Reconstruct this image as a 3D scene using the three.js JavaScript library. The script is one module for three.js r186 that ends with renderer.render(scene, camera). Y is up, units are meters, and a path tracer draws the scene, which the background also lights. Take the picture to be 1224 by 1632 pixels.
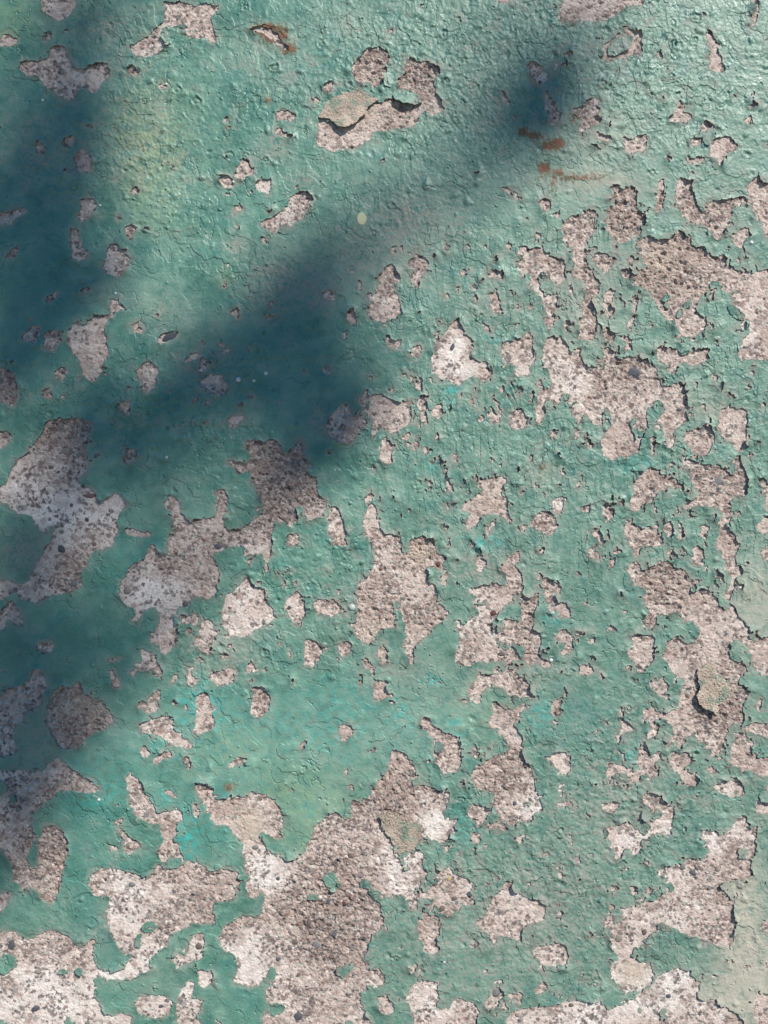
import * as THREE from 'three';
import { mergeGeometries } from 'three/addons/utils/BufferGeometryUtils.js';

// ------------------------------------------------------------ camera, sky, sun, exposure
const S = 0.0003;                                   // metres for one pixel of the 1224 x 1632 photograph
const scene = new THREE.Scene();
const camera = new THREE.PerspectiveCamera(65, 768 / 1024, 0.02, 200);
camera.position.set(0, 0, 816 * S / Math.tan(32.5 * Math.PI / 180));
camera.lookAt(0, 0, 0);
const SUN = new THREE.Vector3(0.45, 0.68, 0.58).normalize();
{
  const w = 128, h = 64, d = new Float32Array(w * h * 4);
  for (let j = 0; j < h; j++) {
    const el = Math.abs(((j + 0.5) / h - 0.5)) * 2;   // 0 at the horizon, 1 at the zenith
    const k = Math.pow(1 - el, 2.2);
    for (let i = 0; i < w; i++) d.set([0.016 + 0.07 * k, 0.135 + 0.14 * k, 0.37 + 0.11 * k, 1], (j * w + i) * 4);
  }
  const sky = new THREE.DataTexture(d, w, h, THREE.RGBAFormat, THREE.FloatType);
  sky.mapping = THREE.EquirectangularReflectionMapping; sky.magFilter = THREE.LinearFilter; sky.needsUpdate = true;
  scene.background = sky; scene.environment = sky;
}
const sun = new THREE.DirectionalLight(new THREE.Color().setRGB(1, 0.94, 0.85), 5.0);
sun.position.copy(SUN).multiplyScalar(8); sun.castShadow = true; sun.shadow.radius = 1.0;
sun.shadow.mapSize.set(4096, 4096);
Object.assign(sun.shadow.camera, { left: -2.5, right: 2.5, top: 3, bottom: -3, near: 0.1, far: 20 });
scene.add(sun, sun.target);
const renderer = new THREE.WebGLRenderer({ antialias: true });
renderer.toneMapping = THREE.LinearToneMapping;
renderer.toneMappingExposure = 1.35;
renderer.shadowMap.enabled = true;

// ------------------------------------------------------------ helpers
let seed = 20240611;
const rnd = () => { seed = (seed + 0x6D2B79F5) | 0; let t = Math.imul(seed ^ (seed >>> 15), 1 | seed); t = (t + Math.imul(t ^ (t >>> 7), 61 | t)) ^ t; return ((t ^ (t >>> 14)) >>> 0) / 4294967296; };
const PERM = new Uint8Array(1024), GX = new Float32Array(256), GY = new Float32Array(256), RV = new Float32Array(1024);
{
  const p = [...Array(256).keys()];
  for (let i = 255; i > 0; i--) { const j = (rnd() * (i + 1)) | 0; [p[i], p[j]] = [p[j], p[i]]; }
  for (let i = 0; i < 1024; i++) { PERM[i] = p[i & 255]; RV[i] = rnd(); }
  for (let i = 0; i < 256; i++) { const a = rnd() * Math.PI * 2; GX[i] = Math.cos(a); GY[i] = Math.sin(a); }
}
function noise(x, y) {                               // gradient noise, about -0.7 .. 0.7
  const xi = Math.floor(x), yi = Math.floor(y), fx = x - xi, fy = y - yi, X = xi & 255, Y = yi & 255;
  const u = fx * fx * fx * (fx * (fx * 6 - 15) + 10), v = fy * fy * fy * (fy * (fy * 6 - 15) + 10);
  const a = PERM[X] + Y, b = PERM[X + 1] + Y, g0 = PERM[a], g1 = PERM[b], g2 = PERM[a + 1], g3 = PERM[b + 1];
  const n0 = GX[g0] * fx + GY[g0] * fy, n1 = GX[g1] * (fx - 1) + GY[g1] * fy;
  const n2 = GX[g2] * fx + GY[g2] * (fy - 1), n3 = GX[g3] * (fx - 1) + GY[g3] * (fy - 1);
  const m = n0 + u * (n1 - n0), n = n2 + u * (n3 - n2);
  return m + v * (n - m);
}
const fbm = (x, y) => noise(x, y) + 0.5 * noise(x * 2.03 + 17, y * 2.03 + 5) + 0.25 * noise(x * 4.1 + 31, y * 4.1 + 77);
const W3 = [0, 0, 0];
function worley(x, y) {                              // W3 = nearest distance, second distance, random of the nearest cell
  const xi = Math.floor(x), yi = Math.floor(y); let d1 = 9, d2 = 9, id = 0;
  for (let j = -1; j < 2; j++) for (let i = -1; i < 2; i++) {
    const cx = xi + i, cy = yi + j, h = PERM[PERM[cx & 255] + (cy & 255)] + PERM[(cx >> 8) & 255];
    const dx = cx + RV[h] - x, dy = cy + RV[h + 300] - y, d = dx * dx + dy * dy;
    if (d < d1) { d2 = d1; d1 = d; id = h; } else if (d < d2) d2 = d;
  }
  W3[0] = Math.sqrt(d1); W3[1] = Math.sqrt(d2); W3[2] = RV[id + 150]; return W3;
}
const clamp = (x, a = 0, b = 1) => x < a ? a : x > b ? b : x;
const ss = (a, b, x) => { const t = clamp((x - a) / (b - a)); return t * t * (3 - 2 * t); };
const mix = (a, b, t) => a + (b - a) * t;
const lin = (r, g, b) => new THREE.Color().setRGB(r, g, b);
const MX = (px) => (px - 612) * S, MY = (py) => (816 - py) * S;

// ------------------------------------------------------------ where the paint has come away: outlines read from the photograph
// each tile: left, top (photograph pixels), pixels for one unit, outlines of bare concrete, outlines of paint left inside them
const U = 2.451, V = 2.647;
const TILES = [
[0, 0, U, [
[27,-3,50,-3,50,4,46,8,43,11,40,14,36,13,32,11,29,9,27,5],[0,24,5,22,8,24,11,25,11,28,7,30,3,31,0,32],[27,25,29,22,31,20,34,21,35,24,33,26,29,27],[40,21,43,18,46,18,45,21,42,23],
[32,31,36,30,40,30,43,32,44,37,46,42,50,46,56,45,60,42,65,41,70,43,72,46,71,50,68,52,65,55,65,59,61,61,57,59,54,57,51,59,51,62,48,65,44,65,40,63,35,60,31,57,28,54,25,51,20,50,15,48,12,45,14,41,19,39,24,39,30,38,33,36],
[84,29,88,28,92,26,95,24,98,22,102,18,106,14,108,10,108,4,106,1,124,2,124,16,117,17,110,17,105,19,104,23,107,28,113,28,110,31,106,33,102,35,97,38,91,37,86,35],
[84,43,87,43,90,46,90,49,87,50,84,47],[101,57,103,54,106,54,109,57,107,58],[40,94,43,90,47,88,49,91,48,96,44,97],[48,103,51,98,54,97,57,99,60,103,61,109,59,112,52,112,49,108],[22,96,26,91,29,95,29,100,24,100],[41,111,44,110,45,112,42,113]], []],
[300, 0, U, [
[-2,2,4,4,9,3,14,3,20,4,20,6,17,9,15,12,16,18,19,23,19,27,17,29,14,27,10,25,5,25,-2,23],[38,18,44,17,52,18,57,20,60,24,62,28,67,32,65,34,60,30,54,27,50,23,44,20],[57,74,59,71,64,71,69,73,71,76,69,79,62,79,58,77],
[55,85,58,83,61,83,62,86,65,86,69,88,68,90,63,89,57,88],[31,110,34,106,36,102,39,104,42,108,43,112,39,115,36,118,31,116],[19,117,22,114,26,115,29,117,30,121,26,123,20,119],
[106,44,109,39,113,36,116,31,120,31,124,29,127,32,131,34,131,40,128,43,129,47,130,53,126,56,121,57,117,54,111,55,108,52],
[85,76,88,78,92,79,96,81,99,83,106,83,110,79,115,74,118,69,122,67,128,66,131,63,136,66,142,70,149,69,153,67,150,63,144,59,138,58,135,55,136,52,140,48,143,40,142,37,147,38,155,42,161,43,164,46,161,50,160,55,161,60,163,64,166,69,165,73,160,74,159,77,157,76,155,72,153,73,150,77,147,82,141,83,134,85,127,86,122,86,115,93,108,97,104,98,97,98,94,100,88,96,84,95,84,88,85,82],
[87,57,90,53,94,52,95,56,92,61,88,60],[79,65,82,63,86,64,85,67,80,67]], []],
[600, 0, U, [
[76,-2,80,3,86,3,88,-2],[101,-2,104,2,108,-2],[98,42,102,40,105,41,108,44,111,47,112,51,110,55,105,55,102,51,99,47],[110,58,112,62,115,66,118,71,120,75,119,79,116,83,112,82,109,77,109,70,109,64],[81,58,84,61,87,65,86,68,83,66,82,62],[115,44,117,41,119,40,118,44,115,46],[118,6,122,3,124,2,126,8,124,16,121,18,118,12]], []],
[900, 0, V, [
[-2,-3,49,-3,48,3,40,4,35,6,30,10,24,12,18,13,12,12,5,13,0,16,-3,14],[36,15,40,18,45,19,47,21,46,26,47,29,46,33,41,33,35,35,30,36,26,38,24,36,22,31,24,27,28,24,33,20,37,20],[84,20,86,17,89,20,91,25,92,31,94,36,97,41,95,45,90,43,86,42,88,38,87,32,86,26],[111,-2,116,-2,117,8,114,16,111,16,113,9],[1,32,3,30,5,33,3,36,0,34],
[12,61,16,59,20,60,21,66,19,70,23,72,22,75,17,75,13,79,9,82,8,78,10,73,7,68,4,65,8,64,11,66],[18,81,19,79,24,82,30,83,25,85,20,84],[15,86,20,88,23,91,18,90],[34,82,40,84,45,82,49,80,50,85,49,89,45,92,39,94,36,89],[67,63,69,60,73,64,71,67,76,68,77,71,73,74,67,75,61,73,64,69,69,67],[81,77,85,73,90,74,90,78,86,80,82,80],[87,85,93,83,98,82,103,85,105,88,102,91,96,93,95,99,92,100,91,96,86,94,88,90],[72,94,75,94,78,96,83,95,85,97,80,99,74,98],[59,95,62,93,65,96,63,98],[107,75,110,70,113,71,113,75,110,76],[26,75,28,72,29,75,27,78],[73,85,80,82,84,84,82,88,77,89],[32,39,33,42,32,44,30,41],[112,56,114,54,114,60,113,66,110,66,112,61]], []],
[0, 280, U, [
[-2,25,4,24,10,22,15,21,18,23,15,26,10,28,8,32,3,32,-2,33],[52,15,57,14,61,15,64,18,62,22,60,25,58,29,54,30,50,27,52,23],[46,33,49,34,52,38,54,43,54,48,57,51,55,54,51,55,47,54,47,47,46,40],[4,52,7,48,11,46,13,47,12,51,8,55,4,54],[70,50,70,46,74,44,78,47,82,48,84,53,85,58,83,62,79,65,75,66,71,64,70,62,66,60,69,57,69,53],[81,34,83,32,88,33,89,36,87,39,84,42,82,38],[84,9,88,7,92,9,90,12,85,12],[53,74,57,72,60,75,58,77,54,77],[30,80,33,77,38,74,37,78,33,83,30,84],[13,106,17,102,21,98,25,97,27,100,26,105,22,110,16,108],[28,107,29,103,34,100,39,102,41,106,39,110,34,114,29,112],
[44,104,44,99,49,95,54,97,59,93,63,90,69,91,73,88,71,82,74,79,79,83,84,88,79,87,76,88,74,91,70,94,68,98,68,104,71,110,70,116,68,122,65,129,63,134,56,132,54,129,52,121,50,118,47,114,45,111],[86,96,89,95,92,99,93,102,88,103,86,100],[103,104,107,102,114,100,117,102,115,105,110,107,107,110,104,109]], []],
[300, 280, U, [
[44,4,47,1,51,3,54,2,55,6,54,10,51,12,47,11,44,8],[46,31,51,28,57,26,61,23,64,20,65,15,68,12,73,10,78,11,82,15,81,18,79,21,76,25,74,28,70,30,66,34,62,35,57,38,52,36,48,33],[29,20,32,18,36,20,35,23,30,24],[28,89,31,86,34,88,33,92,31,94,28,91],[52,93,53,89,55,92,55,95,52,95],[103,89,106,87,108,86,109,92,110,97,107,98,103,94],[86,77,90,75,94,74,96,77,95,81,91,82],[21,115,26,112,28,114,26,116,21,116],[30,33,34,33,34,35,31,36],[50,85,55,81,57,82,54,86],[-1,117,6,114,9,117,4,121],[101,102,103,100,105,103,103,108,101,107],[110,70,112,67,114,72,110,75]],
[[56,31,59,31,59,33,57,33]]],
[600, 280, U, [
[-5,94,-5,80,-2,78,1,72,1,66,4,61,9,57,12,60,15,64,16,68,12,69,10,71,12,75,15,79,16,85,17,89,13,92,9,94,4,95,0,94],[20,57,22,54,26,51,31,53,35,56,32,61,30,65,27,69,24,69,22,65,24,62],
[90,58,94,54,96,50,94,48,92,47,95,45,98,46,99,48,103,47,105,45,107,48,111,51,114,51,117,54,123,56,123,68,118,70,117,74,118,83,117,90,115,94,114,100,111,101,110,96,111,90,108,82,104,76,101,70,100,64,96,64,92,62],[84,48,85,42,88,42,89,46,86,49],[101,35,105,36,107,40,106,44,104,42,103,38],[53,64,57,60,60,64,59,66,54,65],[74,61,79,61,82,64,83,68,80,68,77,66,73,66],[74,76,79,75,80,82,82,89,80,91,76,89,73,87,74,82],[62,71,64,70,66,74,64,76,62,74],[67,67,70,66,70,68,68,69],[85,75,88,74,90,76,88,79,86,77],[106,20,106,17,109,14,112,15,114,18,113,22,111,24,107,24],[80,8,84,7,87,9,91,13,95,16,92,17,88,14,83,10],[115,24,119,24,120,26,117,28,114,26],[97,25,99,27,99,30,97,28],[76,54,78,52,79,55,77,58,76,56],[39,92,41,90,42,93,41,96,39,98],[5,109,6,104,9,103,11,106,16,106,17,109,14,112,10,112,7,111],[22,116,24,111,30,109,29,114,26,119,22,118],
[36,109,40,107,44,103,48,98,52,93,55,97,56,102,59,105,64,107,62,111,61,117,63,120,67,121,70,120,73,123,75,127,75,133,70,134,66,132,63,130,58,132,55,135,50,136,46,133,40,131,37,126,36,120],[68,97,71,95,73,99,75,102,73,104,70,101],[81,109,86,108,92,106,97,102,100,101,101,105,102,112,102,120,100,125,101,128,95,130,90,130,90,123,87,121,82,121,81,115],[73,108,78,106,78,108,75,110],[98,83,100,81,102,86,100,88],[93,75,97,74,96,76,93,76],[110,92,112,89,114,95,112,101,110,99]],
[[104,63,110,62,113,66,117,71,116,79,110,79,107,73]]],
[900, 280, V, [
[26,6,30,5,33,6,36,8,40,6,43,9,44,15,44,20,47,23,49,27,45,30,46,34,41,38,37,40,32,40,28,37,26,33,24,28,26,22,29,17,30,11],[55,12,57,2,60,1,60,7,60,13,60,19,57,21,54,23,55,18],
[67,9,67,4,71,0,75,4,77,9,79,14,80,19,82,22,86,20,88,14,92,15,98,15,103,13,110,13,112,16,108,17,102,18,101,22,99,27,97,32,94,38,90,39,88,35,86,30,80,29,75,29,72,25,68,20,67,15],[108,8,112,3,117,0,122,4,125,8,125,40,121,36,118,30,116,25,113,20,111,16,112,12],[101,35,105,33,109,30,111,31,111,36,108,40,108,45,110,49,109,51,107,50,107,43,102,42,101,38],
[45,41,47,37,51,36,56,38,62,38,66,37,68,33,72,34,75,38,78,43,84,43,87,48,92,49,97,47,97,52,98,56,104,57,110,58,115,58,120,57,126,56,126,112,118,111,110,111,104,110,105,104,107,98,111,95,110,87,108,83,102,79,102,74,101,70,97,70,96,65,91,64,87,64,87,68,82,71,81,76,78,80,82,84,86,87,85,93,81,95,76,98,71,97,67,92,67,88,62,87,59,83,57,80,54,76,52,72,50,68,46,67,41,66,36,62,32,58,35,56,41,59,45,59,49,55,47,50,45,46],
[-1,28,3,24,9,24,13,21,18,20,19,23,18,28,19,32,16,36,14,40,12,44,13,50,15,56,19,60,21,65,19,71,18,76,18,83,20,89,19,95,16,99,11,99,8,95,9,89,11,84,11,77,12,70,13,65,9,62,5,61,4,58,5,50,5,45,2,41,-1,38],[17,48,18,45,23,46,27,47,31,51,29,54,26,56,24,60,22,57,19,53],[20,78,23,75,25,71,27,67,31,69,29,73,28,79,28,84,27,88,25,85,25,80],[24,91,30,92,30,98,30,103,26,100,23,97],[41,72,45,72,44,78,43,84,41,89,41,93,38,93,38,88,41,82,41,77],[34,98,37,97,41,100,41,105,38,105,36,101],[1,88,3,87,3,89,1,90],[55,104,59,102,64,105,69,105,69,108,74,108,75,105,80,104,87,104,86,108,84,112,78,114,70,113,60,114,55,110],[50,88,53,87,53,90,51,92]],
[[58,72,62,71,64,74,61,77,64,79,62,81,59,78],[70,73,77,74,77,79,71,81,70,86,66,86,67,82,72,79,72,76]]],
[0, 560, U, [
[-2,10,5,11,9,14,11,20,12,25,11,32,8,37,3,33,-2,32],[34,14,37,12,40,9,44,12,45,15,42,19,38,18],[87,13,90,12,91,9,95,6,99,7,103,10,103,15,101,20,100,26,97,28,94,26,92,20,90,16],[77,36,78,33,81,31,86,33,86,36,85,41,81,41,78,39],[27,27,29,24,32,24,35,28,34,32,28,30],[-2,51,4,51,8,54,7,58,3,63,-2,64],[80,60,84,63,90,65,88,70,83,75,80,71,82,66],[39,29,42,27,43,30,40,31],[51,18,52,14,54,16,53,20],
[-2,90,4,87,6,83,7,76,12,71,18,65,24,58,26,54,29,51,30,46,35,43,42,44,50,43,54,44,57,46,60,47,60,51,58,55,57,61,57,68,58,76,54,81,50,83,52,86,57,88,62,92,65,96,68,97,71,94,73,93,74,91,78,94,83,96,81,101,77,106,76,112,78,114,75,120,74,124,34,124,35,118,38,116,36,113,32,114,31,119,26,118,24,112,20,107,13,105,7,103,5,98,-2,97],[81,116,84,115,90,116,96,117,100,118,101,120,97,121,90,120,84,120],[106,99,109,96,111,92,114,94,117,99,117,103,120,107,124,111,124,126,109,126,112,118,114,112,112,105]], []],
[300, 560, U, [
[7,8,9,3,12,6,17,6,15,9,11,13,7,15,7,11],[8,19,12,17,18,15,23,16,25,20,27,25,24,28,21,30,17,28,13,25,9,23],[26,42,30,41,37,41,37,43,34,46,31,49,28,52,26,48],[88,12,88,9,91,9,93,14,90,16,88,15],[90,44,93,41,97,37,100,34,103,34,106,39,107,42,110,43,112,41,113,37,112,34,110,31,114,28,116,24,118,26,117,31,116,37,115,42,117,46,115,49,112,50,111,54,107,59,104,60,98,59,93,58,91,53,90,48],[90,64,92,63,93,66,90,67],[117,82,119,85,118,87,116,84],[114,97,116,93,119,91,121,94,119,98,116,99],[103,97,107,94,107,97,103,98],[73,11,76,11,78,13,75,14],[10,46,12,45,13,48,9,49],[37,29,41,28,42,30,38,31],[33,34,36,33,36,36,33,36],
[38,59,42,58,47,58,52,58,55,56,59,59,61,63,64,66,68,64,70,60,72,57,75,61,76,67,78,72,78,77,79,80,83,81,84,85,84,92,86,95,90,98,90,102,88,105,84,108,79,110,75,111,70,110,66,114,62,111,57,111,55,115,55,126,-4,126,-4,115,0,117,4,115,7,111,10,109,14,108,18,106,20,103,19,97,17,92,20,88,22,89,25,91,27,95,25,98,24,105,23,112,26,116,30,117,36,115,39,112,42,109,47,107,49,102,49,98,46,94,45,90,41,86,41,80,40,74,40,67,37,64],
[25,71,28,70,31,72,34,72,41,72,41,76,34,80,31,79,31,76,26,74],[43,101,47,101,48,103,44,104],[91,107,91,103,95,100,98,101,99,106,101,111,103,116,102,121,104,126,101,127,97,125,93,127,93,122,90,118]],
[[70,100,74,102,77,107,76,111,72,110,71,105]]],
[600, 560, U, [
[109,-4,113,-10,116,-11,120,-8,124,-5,127,0,127,25,122,27,120,26,118,28,120,32,117,36,114,30,110,31,109,36,111,40,108,45,105,48,103,46,104,38,105,30,105,22,106,18,109,23,112,24,114,21,113,16,111,11,108,8,108,0],[-5,33,-3,28,0,27,5,28,10,31,16,33,23,32,22,37,23,41,22,46,19,50,14,51,9,51,4,50,0,54,-2,57,-4,55,-3,48,-3,43,-5,40],
[2,58,7,57,10,59,11,64,10,70,10,73,5,73,1,70,3,66,3,61],[23,60,26,58,28,60,27,63,25,65,23,63],[25,20,28,17,30,18,30,23,28,26,25,24],[17,15,20,13,20,17,18,19],[7,25,9,22,12,24,10,27],[26,33,29,29,33,28,36,30,34,33,32,35,32,39,34,44,33,48,30,46,29,40,27,37],[36,39,37,36,41,33,43,34,43,38,42,42,40,44,36,42],[38,58,39,53,41,50,42,53,41,58,39,58],[40,66,43,69,45,74,48,80,48,85,51,90,49,93,47,90,45,86,45,80,43,75,41,71],[61,30,64,30,64,34,62,36],[54,31,55,26,57,29,55,32],[48,36,49,33,50,37,48,40],[66,43,68,40,70,44,68,48,66,46],[73,39,74,35,77,39,80,44,79,47,74,46],[87,47,88,42,91,38,94,36,96,39,99,45,98,49,94,51,88,51],[98,68,102,66,102,72,99,71],[101,88,102,83,104,87,103,90,101,90],[59,91,61,89,62,92,60,94],[48,99,51,97,53,99,50,101],
[68,87,69,83,75,82,81,80,83,81,83,87,81,92,86,97,86,103,87,111,86,113,83,108,77,105,72,106,66,105,62,105,57,104,55,101,60,97,65,93,70,91],[58,112,59,107,63,105,67,106,67,110,63,114,58,116],[75,112,75,109,78,110,77,115,75,115],[102,112,102,108,106,104,111,103,115,107,118,113,115,118,110,119,107,115,103,116],[114,98,116,94,121,94,122,98,120,104,119,107,117,103,115,101],[112,57,114,50,118,51,117,55,113,57],[117,67,119,65,120,69,118,70],[84,29,86,27,87,31,85,31],[116,85,119,84,120,87,117,87],[15,106,17,104,17,108,15,109],[74,26,76,25,77,29,79,34,82,40,80,41,77,36,75,31],[25,123,28,120,31,119,33,123]], []],
[900, 560, V, [
[-3,0,0,-2,3,4,7,3,7,-2,10,-3,10,4,13,10,17,10,21,8,24,10,23,0,25,-2,30,-1,32,5,38,3,45,2,51,6,55,10,56,15,58,20,61,21,66,20,72,21,73,26,73,33,74,40,72,43,68,45,66,50,66,56,63,60,62,55,60,50,59,45,55,43,56,40,60,36,60,32,55,30,50,34,49,38,50,43,48,48,44,49,43,45,43,40,39,40,39,45,42,50,45,57,43,61,38,63,33,63,29,66,25,64,22,58,22,53,26,48,29,44,27,38,24,34,24,40,22,44,18,45,15,41,12,36,10,40,9,44,6,40,4,35,2,33,8,31,4,27,0,25,-3,20],
[12,50,14,47,15,53,18,56,16,59,14,60,13,55],[50,51,54,50,55,53,54,57,54,63,52,62,52,56],[62,70,64,66,67,68,67,71,64,70],[62,10,65,7,68,8,67,13,65,15,62,13],[72,48,77,48,81,46,85,43,88,47,90,51,89,56,87,62,83,63,79,62,75,58,72,54],[97,27,99,24,103,28,100,30],[92,43,93,37,96,34,100,33,105,34,110,35,110,41,109,48,110,52,111,57,108,60,104,61,101,58,100,54,96,52,92,48],
[69,61,72,63,75,65,78,65,82,68,87,68,92,68,95,70,97,73,101,74,103,70,101,66,102,63,105,63,106,67,109,73,110,77,109,82,110,85,107,88,101,88,99,91,100,96,103,101,98,101,96,104,99,109,104,115,104,120,92,120,92,113,93,105,94,98,93,94,88,94,83,92,79,94,74,95,74,91,77,88,80,86,79,83,76,80,74,74,72,69],
[42,76,45,73,50,70,54,70,57,72,60,74,65,76,69,79,72,79,70,82,64,82,60,83,56,85,53,88,53,92,49,90,47,92,46,96,41,97,39,95,40,90,41,85,42,80],[9,95,13,92,17,93,16,96,11,97],[22,95,23,92,26,91,29,94,30,98,28,101,25,103,23,100],[6,82,8,78,10,78,9,82],[81,105,84,103,86,108,86,113,82,113],[58,88,60,87,60,91,58,90],[117,75,121,77,122,81,118,82],[116,102,122,98,126,98,126,108,119,110,116,107],[121,80,126,78,126,100,121,95],[74,98,77,98,77,100,74,100],[81,30,84,30,86,36,84,38]], []],
[0, 840, U, [
[77,-2,75,3,74,10,70,14,63,15,58,19,58,24,54,27,52,32,54,36,52,40,47,42,42,43,36,44,30,45,28,48,22,51,19,48,13,48,11,44,9,42,6,45,-2,48,-2,34,6,34,10,37,15,37,20,34,22,28,24,22,28,18,29,14,33,10,34,5,36,0,34,-2,60,-2],[25,0,32,0,32,4,29,5,26,3],[2,56,3,51,6,48,9,48,11,53,14,58,16,64,14,66,10,63,7,60,4,61,3,66,-2,68,-2,60],[23,76,26,75,35,76,35,79,30,83,27,83,25,79],[-2,92,6,93,-2,95],
[78,42,78,37,81,33,83,28,85,25,90,23,94,22,95,15,98,10,102,13,105,18,109,18,109,10,113,2,114,-4,124,-4,124,52,117,52,112,54,111,60,114,63,117,68,115,74,112,78,109,83,105,83,104,77,98,76,97,70,101,68,104,62,104,55,101,52,95,53,92,57,89,61,86,63,86,60,89,56,86,52,82,51,79,48],
[89,115,92,111,94,113,96,115,98,109,102,106,104,105,104,111,103,117,100,120,96,121,92,119],[84,95,87,93,88,89,93,87,93,84,90,81,92,79,96,80,100,82,102,85,103,89,105,93,107,94,104,97,101,98,101,93,97,92,92,93,89,97,85,97],[69,87,74,85,79,85,74,88],[70,93,72,92,76,97,80,102,78,105,74,104,72,98],[117,57,120,57,122,60,122,64,118,63],[111,113,115,111,116,115,112,116],[119,115,122,114,124,118,121,119]], []],
[300, 840, U, [
[-3,-5,23,-5,24,0,27,2,32,2,36,0,42,-5,55,-6,55,14,53,20,52,27,50,29,49,24,49,17,45,17,41,19,37,19,36,13,32,10,27,12,23,16,17,16,17,23,20,28,20,36,19,43,16,46,12,46,8,45,0,47,-3,47],[38,26,39,21,41,20,42,22,40,27],[24,45,30,41,34,37,37,32,41,34,44,38,46,40,50,39,50,45,53,50,57,54,55,61,50,63,46,65,42,68,37,71,31,71,25,69,23,63,22,57,23,50],[63,50,64,46,68,43,71,42,74,44,76,48,77,53,77,58,73,60,74,63,75,65,71,65,68,62,65,57,63,54],[81,50,82,47,86,46,91,48,94,47,97,49,100,53,96,57,92,58,86,56,82,53],[64,12,63,9,66,4,69,3,72,5,73,9,70,11,66,13],[75,73,79,72,84,74,87,78,87,83,84,88,80,91,77,90,75,86,76,80],[97,77,99,74,103,74,107,75,107,78,105,82,102,84,98,82],[94,86,99,84,98,86],[61,36,62,34,64,37,63,41,61,39],[95,42,97,39,99,41,98,45,96,45],[64,82,67,81,68,84,65,86],[38,92,39,88,41,86,43,89,44,94,41,95,37,94],[13,97,18,94,24,92,28,91,30,95,30,101,25,102,21,103,17,101,15,98],[-1,91,2,92,2,97,7,98,6,101,3,104,-1,103],[5,86,8,84,10,87,8,89],[20,81,25,81,28,84,26,86,21,85],[8,61,11,59,15,60,18,66,17,72,15,78,16,82,12,82,9,79,6,78,4,74,8,69],[0,57,6,56,9,56,7,60,5,64,0,63],[42,103,46,103,50,105,53,109,54,114,53,118,50,121,47,124,43,123,40,121,41,115,42,109],[5,112,6,107,9,105,12,107,14,111,15,117,17,124,18,129,12,133,7,135,3,133,5,126,5,118],[39,99,42,98,42,101,39,101],[113,88,116,84,118,87,121,93,122,97,118,96,115,92],[111,96,114,95,115,98,112,98],[89,75,91,77,91,81,90,79],[55,66,58,64,58,67]], []],
[600, 840, U, [
[-3,-16,0,-14,1,-6,3,0,5,4,10,4,14,5,17,9,16,15,18,18,22,19,25,23,28,25,32,27,34,30,33,34,35,37,39,38,40,44,40,49,43,51,46,53,47,58,43,60,40,62,37,65,35,70,32,72,28,74,25,77,24,82,25,88,24,90,20,88,19,80,19,75,20,70,18,65,18,58,16,52,16,48,10,48,12,53,12,60,10,66,6,66,2,67,-1,72,-2,76,-5,77,-10,74,-14,70,-14,64,-12,55,-13,44,-13,38,-9,32,-6,30,-2,28,0,22,-1,13,-3,10,-6,6,-8,0,-9,-6,-5,-12],
[21,14,24,7,30,5,32,8,36,6,39,10,38,16,42,18,45,18,46,21,43,22,44,26,40,28,35,26,31,27,28,24,24,22,22,18],[40,33,42,31,46,35,45,39,42,36],[51,21,54,20,54,23,52,24],[45,10,48,10,48,12,45,13],[61,9,64,10,68,13,64,13],
[60,42,62,39,74,37,80,37,84,38,86,36,83,30,79,26,84,22,88,19,90,15,93,16,92,22,90,20,89,24,91,27,94,28,95,35,95,40,93,44,89,44,87,49,82,52,79,52,79,58,76,60,75,64,76,69,81,69,83,62,82,58,86,60,91,60,93,63,95,56,94,50,93,45,99,43,105,42,106,46,104,51,102,57,102,63,105,68,107,71,107,77,106,82,107,85,112,87,114,90,112,92,108,91,104,88,99,90,97,86,96,80,95,77,91,76,85,77,80,74,78,75,79,78,83,79,88,79,92,81,94,86,92,86,85,87,78,88,70,87,64,87,60,90,55,90,51,87,51,83,54,78,54,72,53,66,52,60,54,60,57,64,61,60,66,57,67,53,63,52,62,49,68,51,72,50,72,48,66,45,62,44],
[64,20,67,17,70,19,71,23,70,28,66,30,65,25],[60,105,64,99,67,95,74,95,82,94,86,93,88,92,92,97,97,98,100,103,103,107,102,111,97,111,93,109,88,111,83,108,80,105,76,102,72,104,68,109,67,114,64,116,61,112,59,108],[107,34,110,32,114,34,120,37,120,40,117,43,117,47,121,49,125,52,125,60,121,58,118,54,113,53,111,49,110,43,108,38],[116,71,119,68,123,66,126,68,128,74,128,80,124,82,122,76,118,74],[119,81,123,78,124,83,120,82],[-1,99,7,99,8,105,8,110,3,113,-1,113,-2,108],[2,85,1,80,4,77,7,78,9,83,7,89,5,90],[113,115,118,111,121,113,120,119,118,124,114,121],[54,113,57,111,60,113,56,115],[98,114,100,117,98,120]], []],
[900, 840, V, [
[36,4,35,-4,37,-5,43,-1,48,0,52,0,55,1,59,6,59,11,55,12,50,11,46,12,45,16,43,18,41,14,38,9],[17,-1,21,2,24,7,25,10,22,12,19,8,16,5],[13,14,17,12,20,15,22,19,19,20,16,17],[29,14,31,11,34,13,35,15,32,16,29,16],[26,19,29,17,31,20,29,24,27,25,26,22],[6,28,8,26,10,28,9,30],[34,50,36,48,38,50,38,53,35,52],[25,61,27,58,30,60,33,62,31,63,26,62],[0,47,3,49,4,54,0,55],[6,63,10,61,12,62,12,65,8,65],[0,62,3,63,5,70,4,75,0,76],[14,67,18,66,18,71,15,71],[3,89,8,88,9,84,11,83,16,83,18,86,17,89,12,89,7,88],[19,92,21,89,24,88,24,91,20,93],
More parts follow.
